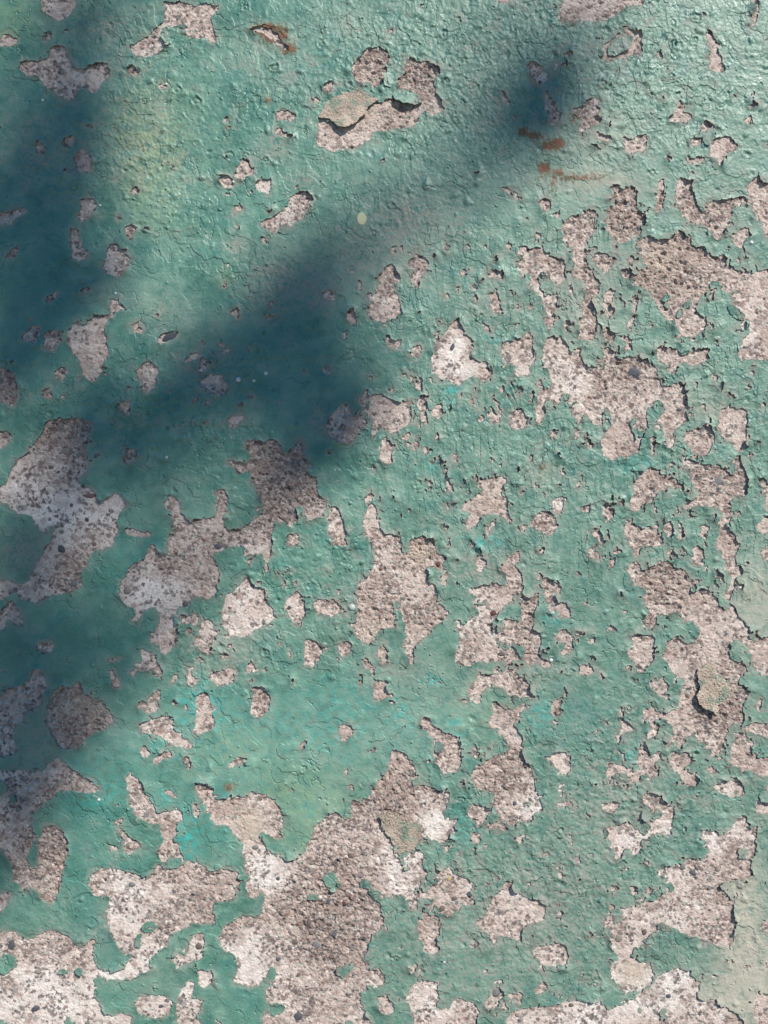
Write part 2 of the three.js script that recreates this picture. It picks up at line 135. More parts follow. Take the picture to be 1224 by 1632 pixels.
[36,75,40,73,42,69,40,65,44,63,47,65,51,64,53,66,54,72,54,77,52,83,49,84,47,88,45,88,43,83,40,80],[49,94,53,92,57,93,58,90,61,93,63,95,61,99,60,102,56,100,54,97],[64,2,65,0,66,3,65,6,63,5],[68,3,69,-5,71,-2,72,3,70,9,68,8],[82,-2,86,0,86,5,82,8],[76,12,80,10,83,13,84,20,80,24,77,22,77,16],[61,14,65,13,67,14,69,19,66,18,62,17],[84,24,86,22,86,26,84,27],[90,25,92,24,95,28,96,33,93,32,91,29],[89,36,91,34,93,36,90,37],[92,7,93,0,97,-1,101,3,105,8,105,13,103,17,103,22,107,25,107,29,103,31,103,36,101,38,100,43,97,44,95,41,98,37,100,32,99,26,96,22,94,17,97,15,98,12,94,12],[108,21,110,15,111,19,109,23],[119,14,121,11,126,13,126,22,121,21,119,17],
[38,29,37,25,41,21,45,21,45,25,47,27,51,24,54,22,55,20,59,20,64,22,69,25,73,27,75,31,78,31,83,31,82,33,76,35,75,40,77,42,80,37,84,37,88,39,92,43,94,47,95,49,99,49,100,46,102,46,103,51,105,55,110,58,111,62,111,67,112,70,116,68,120,66,126,65,126,90,119,89,115,86,113,80,111,74,108,69,103,68,99,70,98,75,100,79,104,81,109,82,109,88,105,91,104,94,107,95,112,99,109,102,107,107,108,112,108,118,100,118,82,118,70,110,69,107,74,105,69,102,70,97,73,93,72,91,66,90,64,85,62,81,59,78,60,71,64,67,66,65,70,68,74,70,78,69,81,66,81,60,77,57,73,57,71,53,68,51,61,52,56,53,55,57,53,60,49,60,47,56,50,52,49,48,47,43,49,40,49,37,46,35,41,36,39,34],
[33,108,35,107,36,111,34,113],[116,105,119,102,119,107,116,112,115,109],[-1,95,2,98,2,102,-1,103],[58,59,60,58,61,62,59,63]], []],
[0, 1120, U, [
[30,2,33,-3,35,-8,36,-9,41,-10,47,-11,52,-15,54,-10,55,-7,59,-4,64,-3,68,0,72,6,74,10,72,14,68,18,62,19,57,22,53,28,48,30,42,30,37,27,36,23,33,19,30,14,31,8],[-2,-2,5,-8,12,-11,18,-13,20,-17,22,-22,25,-23,28,-20,30,-15,31,-10,29,-6,28,0,24,3,18,6,15,12,10,16,8,24,10,28,12,32,8,34,3,36,-2,33],
[-2,43,6,44,12,44,18,43,25,45,30,42,33,40,35,36,39,35,42,38,46,42,51,46,56,49,60,51,63,54,66,56,64,59,60,58,55,58,50,58,46,57,42,56,37,57,34,62,27,65,25,70,20,73,20,80,24,85,20,95,17,100,20,107,25,107,24,100,24,92,27,85,30,80,34,79,38,81,42,84,45,89,45,95,43,102,41,110,40,117,38,124,34,130,30,130,26,125,27,122,20,121,14,120,9,116,8,108,8,104,4,98,-2,92,-2,60],
[90,15,92,12,97,12,102,9,108,8,113,9,114,11,112,16,117,19,118,22,123,23,125,26,120,29,113,28,108,25,104,21,97,21,92,19],[92,33,92,28,95,27,98,31,97,35,94,36],[99,39,102,35,105,31,109,31,111,30,113,33,111,35,106,36,103,40,99,41],[119,35,122,34,124,38,120,38],[81,50,82,47,86,46,91,49,94,52,94,56,97,62,100,65,101,69,104,72,110,70,115,69,119,70,119,74,116,79,114,85,113,90,117,94,119,99,121,104,116,101,111,101,107,104,104,101,102,96,106,92,106,86,106,81,104,78,99,78,95,77,90,74,86,69,84,64,84,57],[107,58,110,55,115,59,113,62,110,60],[74,65,79,65,79,67,76,67],[73,78,76,76,80,75,80,78,76,80],[77,82,81,82,83,86,88,89,91,91,88,95,85,98,82,99,80,94,79,88],[66,88,70,91,76,91,77,95,73,97,71,94]],
[[-2,50,4,52,6,56,3,60,-2,60],[6,61,10,60,12,64,8,67]]],
[300, 1120, U, [
[3,51,9,51,13,54,17,55,16,60,19,63,25,61,31,60,35,61,42,59,47,58,52,61,58,65,61,70,62,75,61,82,60,90,56,89,54,85,48,84,45,86,50,90,50,94,54,97,58,100,63,101,71,101,75,99,78,94,80,88,82,82,86,78,89,74,92,71,96,71,100,73,103,77,106,76,107,71,105,67,106,63,112,64,117,62,120,58,124,54,126,54,126,112,38,112,36,100,40,94,34,91,28,83,24,79,19,80,15,77,13,70,9,64,6,58],
[72,28,74,26,78,25,77,29,75,32,72,30],[97,15,101,14,108,15,108,19,104,22,101,26,99,22],[25,40,30,38,34,35,39,36,37,39,32,41,27,42],[66,56,67,54,70,57,67,58],[102,54,105,52,108,55,107,58,104,56],[101,43,104,42,105,44,102,48],[99,62,101,61,101,65,99,65],[115,30,122,29,122,32,116,32],[-1,26,3,26,3,29,-1,30],[2,65,5,66,8,72,6,76,3,74],[-1,35,3,38,2,43,-1,45]], []],
[600, 1120, U, [
[-3,56,0,53,4,48,8,43,9,37,10,31,14,31,19,33,23,37,25,42,25,48,23,51,24,55,30,52,36,55,43,57,48,58,47,64,44,70,44,76,49,75,54,75,50,80,48,85,46,89,42,92,38,89,34,86,31,86,30,92,26,94,8,88,3,82,-3,80],[-3,74,3,76,8,82,11,93,12,97,15,101,17,107,18,112,17,119,16,124,10,125,4,127,-3,130],
[73,10,75,8,77,9,76,4,75,0,77,-3,80,0,84,4,87,6,91,3,94,0,97,0,95,6,92,10,89,13,91,17,93,20,95,22,94,28,96,32,99,40,102,48,103,54,106,60,108,66,109,70,104,71,100,75,96,77,92,76,90,80,88,80,84,77,80,74,77,69,76,63,77,57,70,57,65,56,63,51,61,45,65,41,72,37,78,34,84,32,87,30,86,25,82,22,80,17,77,17,73,14],
[60,68,63,66,69,67,74,68,75,71,71,73,70,77,67,79,65,80,62,76,59,74],[69,79,73,78,80,77,84,79,85,82,82,84,77,83,72,82],[28,14,30,9,33,9,37,14,42,17,45,20,48,21,52,21,55,25,55,32,55,38,54,43,51,45,47,46,43,43,40,40,37,37,37,32,41,30,41,27,37,23,33,19],[62,30,64,25,66,30,66,34,64,36,62,34],[69,16,71,15,73,18,70,18],[108,35,112,34,117,32,122,32,126,33,126,45,120,46,117,42,113,38],[61,89,62,84,66,84,68,88,67,91,62,92],[89,87,93,85,97,85,97,88,93,93,91,90],[98,4,100,5,100,8],[118,53,121,52,122,56,119,58],[108,98,111,96,112,99,109,101],[44,93,47,92,48,96,45,98],[113,0,120,0,121,6,117,9,114,7],[96,117,100,116,101,118,97,119]],
[[95,65,99,64,101,66,99,68,96,67]]],
[900, 1120, V, [
[47,4,50,3,55,6,59,6,65,4,69,1,73,2,78,0,82,4,85,8,89,9,92,8,92,0,90,-4,108,-4,108,4,108,10,104,10,101,7,97,7,98,13,98,18,96,22,96,28,92,31,89,33,86,28,84,23,80,21,77,18,75,20,71,22,70,26,65,23,61,27,58,23,64,20,66,17,63,12,60,9,57,8,55,10,56,18,54,20,50,22,48,20,52,15,50,11,48,9],[33,4,34,2,36,4,35,10,39,13,41,15,40,18,37,21,34,25,31,24,31,20,34,16,35,13,33,9],[36,27,38,26,38,28],[31,29,34,29,37,33,38,35,35,35],[25,44,25,39,29,36,36,37,38,40,44,41,45,37,44,30,45,26,48,23,50,27,51,31,56,30,57,34,54,37,57,40,57,44,53,44,47,43,45,46,41,49,38,45,33,44,30,44,27,48],[64,39,63,35,66,31,70,29,74,30,75,33,79,34,76,36,72,38,72,40,76,42,80,44,81,47,79,50,75,51,71,47,69,42,66,40],[85,40,88,38,91,40,90,43,86,42],[98,38,100,33,99,28,102,23,103,19,106,18,110,22,112,25,112,31,115,33,122,33,126,34,126,42,120,44,115,44,112,40,107,41,102,41],[106,16,109,13,115,11,120,12,126,14,126,20,115,18,109,18],[90,49,95,48,100,45,102,43,106,47,108,51,109,55,104,56,98,57,93,53],[115,62,116,58,122,59,126,60,126,65,118,67],[115,2,117,0,119,0,119,4,117,6],[0,33,2,36,3,41,1,44,0,44],[16,17,20,16,20,19,17,19],
[45,56,50,54,57,55,60,58,61,62,66,61,66,67,65,73,64,78,60,80,57,77,53,79,51,81,46,82,46,85,45,90,42,92,39,89,38,87,35,88,34,93,31,95,30,90,28,84,25,80,23,78,26,75,30,75,35,71,39,72,42,76,46,79,50,78,52,74,50,71,47,71,43,72,43,69,46,67,49,69,53,71,58,70,60,66,54,64,49,62,46,59],[22,61,25,60,30,59,33,62,31,64,27,66,24,65],[-1,59,5,60,5,62,-1,62],[71,75,73,74,74,78,71,77],[6,96,7,90,11,95,8,97],[48,94,50,93,51,96,49,98]], []],
[0, 1332, U, [
[58,33,59,28,62,23,66,21,72,21,79,22,85,23,91,25,96,28,99,25,100,22,101,18,104,19,106,22,114,21,120,18,125,17,125,58,118,61,112,63,109,67,109,72,105,74,100,77,97,80,97,86,93,90,86,92,78,93,70,93,66,91,62,92,61,96,62,104,66,110,68,115,74,116,82,115,87,116,86,120,84,126,-2,126,-2,89,7,89,10,85,13,81,9,77,6,76,-2,79,-2,63,6,62,11,62,14,67,20,67,26,64,34,61,41,62,46,66,51,72,54,73,58,67,62,67,61,73,61,80,63,86,70,88,74,88,80,86,85,81,86,77,80,76,76,70,73,64,71,58,69,53,70,45,72,39,68,39,62,39,59,36],[-2,38,3,36,8,37,7,41,4,46,-2,51],[88,108,90,105,96,103,102,103,107,103,109,106,113,105,113,110,110,114,108,117,102,116,98,119,94,116,90,114],[116,103,122,96,125,95,125,126,116,126,115,115],[111,78,114,75,120,76,124,79,124,83,117,84,112,83]],
[[88,65,91,63,93,68,92,72,88,73],[49,87,53,85,55,88,53,91,49,90],[42,120,45,117,49,118,49,126,42,126],[37,87,43,87,45,89,38,90],[92,57,100,56,104,59,98,63,92,62]]],
[300, 1332, U, [
[-3,17,4,17,8,18,11,19,13,22,18,23,22,21,27,22,33,24,35,25,34,31,32,36,28,41,22,43,16,44,16,48,18,52,18,57,14,58,10,57,5,56,0,57,-3,58],
[36,-5,40,6,45,9,50,9,55,13,59,15,65,15,72,15,75,11,78,6,81,-3,126,-3,126,52,122,60,117,68,117,74,114,79,115,82,118,86,124,86,127,90,124,97,114,97,112,104,113,110,117,116,118,122,124,123,124,126,48,126,49,117,51,113,53,116,56,118,57,116,63,113,63,109,60,108,55,110,51,108,50,103,52,98,56,94,58,90,57,85,54,86,51,90,47,95,42,98,34,97,29,95,32,87,32,80,30,77,23,73,19,68,22,63,25,59,28,55,32,53,38,52,44,52,50,50,49,42,49,35,46,40,42,41,38,38,37,33,40,28,40,20,36,13],
[2,66,5,63,8,63,11,66,10,72,10,78,6,81,0,81,-3,80,0,74],[5,88,7,85,12,88,17,89,17,92,14,96,10,99,6,96,8,92],[-2,94,3,94,5,99,0,101,-2,101],[-2,104,5,105,11,107,8,112,5,116,9,122,7,126,-2,126],[17,118,22,120,23,123,18,121]],
[[88,25,95,23,97,28,100,32,96,34,91,34,88,30],[111,32,115,28,119,32,124,36,126,45,120,39,116,34],[97,88,100,85,105,84,108,80,111,82,106,86,104,90,100,93],[56,67,60,65,60,72],[77,39,84,38,86,41,80,42],[102,120,107,119,108,126,101,126]]],
[600, 1332, U, [
[18,14,24,11,30,9,30,14,30,20,35,25,32,26,29,27,29,31,24,32,22,36,28,37,33,36,36,32,39,31,41,28,38,24,41,20,45,20,49,21,53,25,58,27,63,32,61,36,62,39,65,44,62,46,56,43,54,48,49,50,44,51,40,48,38,44,34,41,29,39,26,44,26,48,23,49,20,46,21,42,17,38,15,36,16,32,18,26,20,24,21,20,17,17],[27,60,28,55,31,51,34,51,41,51,41,56,41,63,40,70,41,75,37,77,32,76,30,70,28,66],
[65,54,69,54,73,50,74,43,74,40,79,38,82,33,85,29,88,30,91,35,95,39,99,41,107,40,110,43,110,50,109,54,102,57,99,61,95,65,91,69,87,66,82,65,76,67,70,64,67,61,66,57],[102,78,102,74,106,71,111,71,115,69,120,70,125,72,125,82,118,84,111,85,107,82],[0,50,5,51,5,56,2,62,0,64,-2,60],[-1,85,3,88,7,92,3,96,-1,99],[2,108,4,104,7,102,9,106,12,111,10,117,5,115,1,111],[21,108,20,101,24,96,28,94,34,93,39,94,40,99,41,104,39,107,38,112,43,113,48,113,49,108,53,106,59,107,64,109,66,112,66,126,22,126,25,120,23,115],[71,107,74,104,76,99,80,97,83,101,82,105,79,109,78,112,72,112],[86,104,88,102,93,101,95,103,95,108,93,110,91,106,88,105],[102,100,105,97,109,95,112,97,110,101,104,103],[83,126,86,116,92,113,100,112,110,110,117,109,126,107,126,126],[80,78,83,77,83,79,80,80],[80,92,83,93,82,96,79,95],[117,51,120,47,121,52,120,56,118,55],[51,90,53,89,53,92],[60,70,65,70,66,73,62,74],[118,24,121,23,121,27,118,27],[96,30,100,29,100,32,97,32]], []],
[900, 1332, V, [
[82,-2,86,-4,91,-4,93,0,97,-1,100,-5,104,-10,106,-12,111,-12,109,-7,112,-4,116,-7,115,4,115,10,112,14,112,18,113,23,110,25,105,26,99,27,95,29,96,34,100,39,103,45,103,51,102,57,101,65,97,66,93,66,88,64,83,62,76,60,69,57,63,54,59,54,55,57,51,59,47,62,46,66,42,69,39,72,43,73,47,77,52,78,54,84,51,90,47,93,41,93,35,94,30,88,27,82,27,77,31,75,33,73,30,69,27,65,27,60,27,56,23,55,23,50,27,47,30,46,29,52,31,56,33,52,35,47,37,42,42,42,46,40,50,40,56,37,60,34,66,33,65,29,61,26,59,22,62,18,67,16,71,17,73,13,77,13,82,15,86,13,87,9,85,5],
[-3,99,4,99,10,99,16,99,21,99,24,102,26,106,30,103,36,101,42,98,44,95,50,93,54,88,57,84,62,81,68,80,74,81,78,85,81,90,81,97,84,98,90,98,96,101,100,105,105,108,108,112,110,116,-3,116],[0,66,2,69,2,75,0,78],[38,30,42,29,45,33,43,36,40,35],[48,31,51,30,54,33,50,35],[117,53,122,50,126,50,126,59,119,57],[112,100,118,94,126,96,126,116,116,116]],
[[104,8,109,6,111,12,107,14,103,12],[51,53,53,53,53,56,51,55],[44,104,47,103,47,107,44,107],[57,105,61,104,62,111,58,112]]],
];
// loose flakes: tile left, top, unit, outline, lifting edge as a direction, height in mm at that edge, colour key
const FLAKES = [
[300, 0, U, [85,76,88,70,95,63,104,60,113,58,118,62,124,65,119,69,115,74,110,80,106,84,99,84,95,80,91,78], [0.2, 1], 2.2, 'tan'],
[600, 0, U, [10,61,14,59,20,60,26,63,29,67,24,69,18,68,13,66], [-0.3, 1], 2.4, 'green'],
[900, 840, V, [80,85,86,82,90,84,92,88,96,92,100,94,100,98,97,102,94,106,92,108,91,113,86,110,80,106,78,102,81,96,80,90], [-0.6, 1], 2.2, 'tan'],
[600, 1120, U, [2,73,8,70,12,71,17,74,22,77,26,77,29,79,30,84,31,90,28,94,22,96,16,98,12,97,10,90,7,84,3,80], [0.3, -1], 1.8, 'tan'],
[900, 0, V, [28,25,36,20,40,23,40,28,37,31,33,33,27,35,25,33,27,29], [0.8, -0.6], 1.0, 'green'],
];
// pebbles that show in the concrete: x, y, half width, half height, turn, colour key
const PEBBLES = [
[271,537,17,9,-0.45,'slate'],[138,828,6,7,0,'slate'],[80,745,4.5,4,0,'umber'],[111,752,4,4.5,0,'umber'],[105,720,9,7,0.6,'dun'],[1011,594,13,11,0.1,'slate'],[1146,766,14,12,0.2,'grey'],[97,875,7,7.5,0,'slate'],[150,867,5,4.5,0.2,'rose'],[118,930,11,8,0.1,'grey'],[203,942,7,7,0,'dun'],[296,964,7,6,0,'slate'],[347,872,8,6,0.3,'slate'],[386,873,5,4.5,0,'slate'],[461,968,5,4.5,0,'slate'],[145,790,14,5,-0.1,'rose'],[548,1440,6,5.5,0,'ruby'],[523,1438,4.5,8,0.1,'slate'],[492,1471,4.5,8,0,'umber'],[505,1508,9,8.5,0,'grey'],[532,1491,5.5,4.5,0.3,'slate'],[443,1400,4.5,4.5,0,'slate'],[475,1620,10,9,0,'slate'],[317,1509,8,6.5,0.2,'umber'],[323,1352,4.5,4.5,0,'slate'],[407,1351,7,5,0,'grey'],[18,1506,8,12,0.2,'slate'],[57,1608,11,6,-0.3,'slate'],[100,1548,10,5,0,'slate'],[256,1604,6,4.5,-0.5,'slate'],[210,1410,8,6,0,'grey'],[716,1401,5,7,0,'ochre'],[749,1426,8,6.5,0.3,'slate'],[724,1433,6.5,5,0,'umber'],[704,1449,6.5,5.5,0,'umber'],[726,1450,9,6,0.1,'dun'],[791,1582,10,10,0,'grey'],[631,1410,5,3.5,0,'slate'],[777,1290,9,5,0.3,'slate'],[820,1281,5.5,5,0,'slate'],[1105,1392,9,4.5,0.4,'slate'],[1088,1382,6,8,0.1,'grey'],[1027,1485,5.5,7,0,'umber'],[986,1496,9,8,0,'dun'],[786,977,7,7,0,'ruby'],[698,900,5.5,5.5,0,'ruby'],[800,1042,8,6,0.2,'umber'],[1083,653,6,3.5,0.2,'slate'],[721,553,5,10,0.4,'slate'],[60,1550,9,5,0.1,'dun'],[470,1502,6,5,0,'umber'],[560,1520,7,5,0.4,'dun'],[443,1530,5,4,0.2,'slate'],[475,1555,6,4,-0.5,'umber'],[488,1572,4,4,0,'slate'],[430,1350,6,5,0.2,'dun'],[520,1400,7,6,0.3,'dun'],[590,1395,6,5,0,'umber'],[560,1365,6,4.5,0.4,'umber'],[1145,1387,5,4,0,'dun'],[1066,1588,5,5,0,'slate'],[910,1602,6,4,0,'umber'],[1040,1587,5,4,0,'dun'],
];
const SPECKS = [[424,595,3.2],[380,605,4],[405,607,2.6],[266,729,2.4],[158,1274,2.6],[878,1052,3.2],[185,468,2.4],[1197,387,3.2],[69,161,2.2],[708,1533,2],[372,290,2],[265,134,2],[160,328,2.2],[561,968,5.5]];
// shade of the leaves on the wall: x, y, spread across, spread down (photograph pixels), number of leaves, metres farther out
const SHADE = [
[845,200,30,18,4],[790,235,25,12,1,0.8],[715,295,30,12,2,1.2],[565,400,25,25,1,0.8],[500,460,30,25,4],[450,530,45,35,9],[500,610,40,40,9],[512,690,30,25,5],[395,600,45,30,6],[310,640,35,25,3],[225,670,40,30,3],[270,600,20,15,1],
[60,240,50,30,5],[30,320,35,40,7],[115,280,30,30,3],[115,360,30,30,3],[100,450,40,30,3],[30,430,35,40,6],[25,540,30,35,4],[205,735,40,20,3],[140,640,30,25,2],[90,185,70,15,3],[70,580,30,20,1],[60,70,50,30,2,0.6],[170,20,60,20,2,0.8],[900,70,60,40,2,1],[780,90,50,30,1,1],
[25,995,40,25,4],[85,1050,45,12,3],[12,1110,28,40,9],[8,1200,14,40,7],[6,1290,10,30,2],[8,1400,12,40,2],[20,870,20,20,1]];

// ------------------------------------------------------------ the field: above zero where the concrete is bare
const RX0 = -40, RY0 = -40, RW = 1304, RH = 1712;
const soft = (() => {
  const m = new Float32Array(RW * RH);
  const fill = (pts, val) => {
    let p = [];
    for (let i = 0; i < pts.length; i += 2) p.push([pts[i], pts[i + 1]]);
    const q = [];                                   // one round of corner cutting
    for (let i = 0; i < p.length; i++) { const a = p[i], b = p[(i + 1) % p.length]; q.push([a[0] * 0.78 + b[0] * 0.22, a[1] * 0.78 + b[1] * 0.22], [a[0] * 0.22 + b[0] * 0.78, a[1] * 0.22 + b[1] * 0.78]); }
    let y0 = 1e9, y1 = -1e9; for (const c of q) { y0 = Math.min(y0, c[1]); y1 = Math.max(y1, c[1]); }
    for (let y = Math.max(0, Math.ceil(y0)); y <= Math.min(RH - 1, y1); y++) {
      const xs = [];
      for (let i = 0; i < q.length; i++) { const a = q[i], b = q[(i + 1) % q.length]; if ((a[1] <= y) !== (b[1] <= y)) xs.push(a[0] + (y - a[1]) / (b[1] - a[1]) * (b[0] - a[0])); }
      xs.sort((a, b) => a - b);
      for (let k = 0; k + 1 < xs.length; k += 2) for (let x = Math.max(0, Math.ceil(xs[k])); x <= Math.min(RW - 1, xs[k + 1]); x++) m[y * RW + x] = val;
    }
  };
  const toPx = (t, o) => o.map((v, i) => i % 2 ? t[1] + v * t[2] - RY0 : t[0] + v * t[2] - RX0);
  for (const t of TILES) for (const o of t[3]) fill(toPx(t, o), 1);
  for (const t of TILES) for (const o of t[4]) fill(toPx(t, o), 0);
  // small chips, mostly where the photograph is full of them
  const inZone = (x, y) => (x > 560 && y > 380 ? 0.75 : 0) + (x > 600 && y > 1080 ? 0.25 : 0) + (x > 250 && x < 600 && y > 880 && y < 1100 ? 0.6 : 0) + (x > 900 && y < 380 ? 0.35 : 0) + (x > 230 && x < 420 && y > 540 && y < 720 ? 0.5 : 0) + (x < 430 && y > 170 && y < 730 ? 0.22 : 0) + (x > 380 && x < 900 && y < 330 ? 0.12 : 0) + (x > 1000 && y > 380 && y < 900 ? 0.2 : 0) - (x > 560 && x < 1000 && y > 1100 && y < 1200 ? 0.3 : 0);
  for (let k = 0; k < 2300; k++) {
    const x = rnd() * 1224, y = rnd() * 1632, u = rnd(), a = rnd() * 3.14, e = 0.5 + rnd() * 0.5, tall = x > 600 && x < 1150 && y > 380 && y < 950;
    if (u > inZone(x, y)) continue;
    const r = 2.6 + 4.4 * rnd() * rnd(), pts = [];
    for (let i = 0; i < 9; i++) { const t = i / 9 * 6.283, rr = r * (0.75 + 0.5 * rnd()); let px = Math.cos(t) * rr, py = Math.sin(t) * rr * e; if (!tall) { const qx = px * Math.cos(a) - py * Math.sin(a); py = px * Math.sin(a) + py * Math.cos(a); px = qx; } else { px *= 0.7; py *= 1.9; } pts.push(x + px - RX0, y + py - RY0); }
    fill(pts, 1);
  }
  for (let pass = 0; pass < 2; pass++) {            // soften by about a pixel
    const s = m.slice();
    for (let y = 1; y < RH - 1; y++) for (let x = 1; x < RW - 1; x++) { const k = y * RW + x; m[k] = (s[k] * 4 + 2 * (s[k - 1] + s[k + 1] + s[k - RW] + s[k + RW]) + s[k - RW - 1] + s[k - RW + 1] + s[k + RW - 1] + s[k + RW + 1]) / 16; }
  }
  return m;
})();
const halo = (() => {                                // the same, spread over about 10 px, for crumbs of damage round the patches
  let a = soft, b = new Float32Array(RW * RH); const R = 9;
  for (let pass = 0; pass < 2; pass++) {
    for (let y = 0; y < RH; y++) { let t = 0; for (let x = -R; x < RW; x++) { if (x + R < RW) t += a[y * RW + x + R]; if (x - R - 1 >= 0) t -= a[y * RW + x - R - 1]; if (x >= 0) b[y * RW + x] = t / (2 * R + 1); } }
    const c = new Float32Array(RW * RH);
    for (let x = 0; x < RW; x++) { let t = 0; for (let y = -R; y < RH; y++) { if (y + R < RH) t += b[(y + R) * RW + x]; if (y - R - 1 >= 0) t -= b[(y - R - 1) * RW + x]; if (y >= 0) c[y * RW + x] = t / (2 * R + 1); } }
    a = c;
  }
  return a;
})();
function softAt(x, y) {
  x = clamp(x, 1, 1223) - RX0; y = clamp(y, 1, 1631) - RY0;
  const i = Math.floor(x), j = Math.floor(y), fx = x - i, fy = y - j, k = j * RW + i;
  return mix(mix(soft[k], soft[k + 1], fx), mix(soft[k + RW], soft[k + RW + 1], fx), fy);
}
function bareField(px, py) {
  worley(px / 8.5, py / 8.5); const ax = (W3[2] - 0.5) * 2.6, ay = ((W3[2] * 7.3) % 1 - 0.5) * 2.6;   // chipped in small facets
  const wx = px + ax + 3.0 * noise(px / 11, py / 11) + 1.9 * noise(px / 3.7 + 9, py / 3.7), wy = py + ay + 3.0 * noise(px / 11 + 40, py / 11 + 7) + 1.9 * noise(px / 3.7, py / 3.7 + 60);
  let f = softAt(wx, wy) - 0.5;
  if (px > 0 && py > 0 && px < 1224 && py < 1632) {
    const h = halo[(py - RY0 | 0) * RW + (px - RX0 | 0)], busy = ss(520, 760, px) * ss(250, 420, py) + 0.6 * ss(860, 980, py) + 0.5 * ss(800, 950, px);
    const n = noise(px / 6.2 + 900, py / (px > 620 && py < 950 ? 9.5 : 6.2)) + 0.35 * noise(px / 2.8 + 910, py / 2.8);
    f = Math.max(f, (n - 0.53 + 0.5 * Math.min(h, 0.5) + 0.07 * Math.min(busy, 1.2)) * 1.2 * (h > 0.02 ? 1 : 0) - (h > 0.02 ? 0 : 1));
    const m = noise(px / 5.4 + 950, py / 5.4) + 0.4 * noise(px / 2.6 + 960, py / 2.6);
    f = Math.min(f, (0.66 - 0.75 * (1 - h) - m) * 1.2 + 0.25);
  }
  const out = Math.max(-px, px - 1224, -py, py - 1632, 0);
  if (out > 0) f = mix(f, (fbm(px / 95 + 3, py / 95) - 0.16) * 2, ss(5, 70, out));
  return f;
}
// nodes: 1.6 px apart in the frame, wider outside it
function axis(n, step) {
  const a = []; let s = step, p = 0; const lead = [];
  for (let i = 0; i < 46; i++) { s = Math.min(s * 1.13, 16); p -= s; lead.push(p); }
  lead.reverse(); a.push(...lead);
  for (let x = 0; x <= n; x += step) a.push(x);
  s = step; p = a[a.length - 1];
  for (let i = 0; i < 46; i++) { s = Math.min(s * 1.13, 16); p += s; a.push(p); }
  return Float32Array.from(a);
}
const STEP = 1.6, XS = axis(1224, STEP), YS = axis(1632, STEP), NX = XS.length, NY = YS.length, NN = NX * NY;
const F = new Float32Array(NN);
for (let j = 0; j < NY; j++) for (let i = 0; i < NX; i++) { let f = bareField(XS[i], YS[j]); if (Math.abs(f) < 0.02) f = f < 0 ? -0.02 : 0.02; F[j * NX + i] = f; }
// connected pieces of paint and of bare concrete
function label(want) {
  const lab = new Int32Array(NN), sizes = [0], stack = new Int32Array(NN); let n = 0;
  for (let s = 0; s < NN; s++) {
    if (lab[s] || (F[s] > 0) !== want) continue;
    n++; let top = 0, size = 0; stack[top++] = s; lab[s] = n;
    while (top) {
      const k = stack[--top], x = k % NX; size++;
      for (const q of [x > 0 ? k - 1 : -1, x < NX - 1 ? k + 1 : -1, k - NX, k + NX]) if (q >= 0 && q < NN && !lab[q] && (F[q] > 0) === want) { lab[q] = n; stack[top++] = q; }
    }
    sizes.push(size);
  }
  return [lab, sizes];
}
{ let [l, s] = label(true); for (let k = 0; k < NN; k++) if (l[k] && s[l[k]] < 9) F[k] = -0.1;
  [l, s] = label(false); for (let k = 0; k < NN; k++) if (l[k] && s[l[k]] < 14) F[k] = 0.1; }
const [bareLab, bareSize] = label(true), [coatLab, coatSize] = label(false);
// distance to the other kind, in pixels (two sweeps)
function distance(to) {
  const d = new Float32Array(NN).fill(1e4);
  for (let k = 0; k < NN; k++) if ((F[k] > 0) === to) d[k] = 0;
  for (let j = 1; j < NY; j++) for (let i = 1; i < NX - 1; i++) { const k = j * NX + i; d[k] = Math.min(d[k], d[k - 1] + 1, d[k - NX] + 1, d[k - NX - 1] + 1.414, d[k - NX + 1] + 1.414); }
  for (let j = NY - 2; j >= 0; j--) for (let i = NX - 2; i > 0; i--) { const k = j * NX + i; d[k] = Math.min(d[k], d[k + 1] + 1, d[k + NX] + 1, d[k + NX + 1] + 1.414, d[k + NX - 1] + 1.414); }
  for (let k = 0; k < NN; k++) d[k] *= STEP;
  return d;
}
const dPaint = distance(false), dBare = distance(true);   // from a bare node to the paint, from a painted node to bare concrete

// ------------------------------------------------------------ stains, lumps and blisters
// stains and painted-in shade on the paint: x, y, half width, half height, strength
const BG = 5, BW = 540, BH = 620, BO = -700;         // sampled on a coarse grid, read back smoothly
const blob = (list) => {
  const g = new Float32Array(BW * BH);
  for (const [a, b, c, d, e] of list) {
    const j0 = Math.max(0, Math.floor((b - 2 * d - BO) / BG)), j1 = Math.min(BH - 1, Math.ceil((b + 2 * d - BO) / BG)), i0 = Math.max(0, Math.floor((a - 2 * c - BO) / BG)), i1 = Math.min(BW - 1, Math.ceil((a + 2 * c - BO) / BG));
    for (let j = j0; j <= j1; j++) for (let i = i0; i <= i1; i++) { const u = (BO + i * BG - a) / c, v = (BO + j * BG - b) / d, q = u * u + v * v; if (q < 4) g[j * BW + i] += e * Math.exp(-q * 1.1); }
  }
  return (x, y) => { x = (x - BO) / BG; y = (y - BO) / BG; const i = x | 0, j = y | 0, fx = x - i, fy = y - j, k = j * BW + i; return (g[k] * (1 - fx) + g[k + 1] * fx) * (1 - fy) + (g[k + BW] * (1 - fx) + g[k + BW + 1] * fx) * fy; };
};
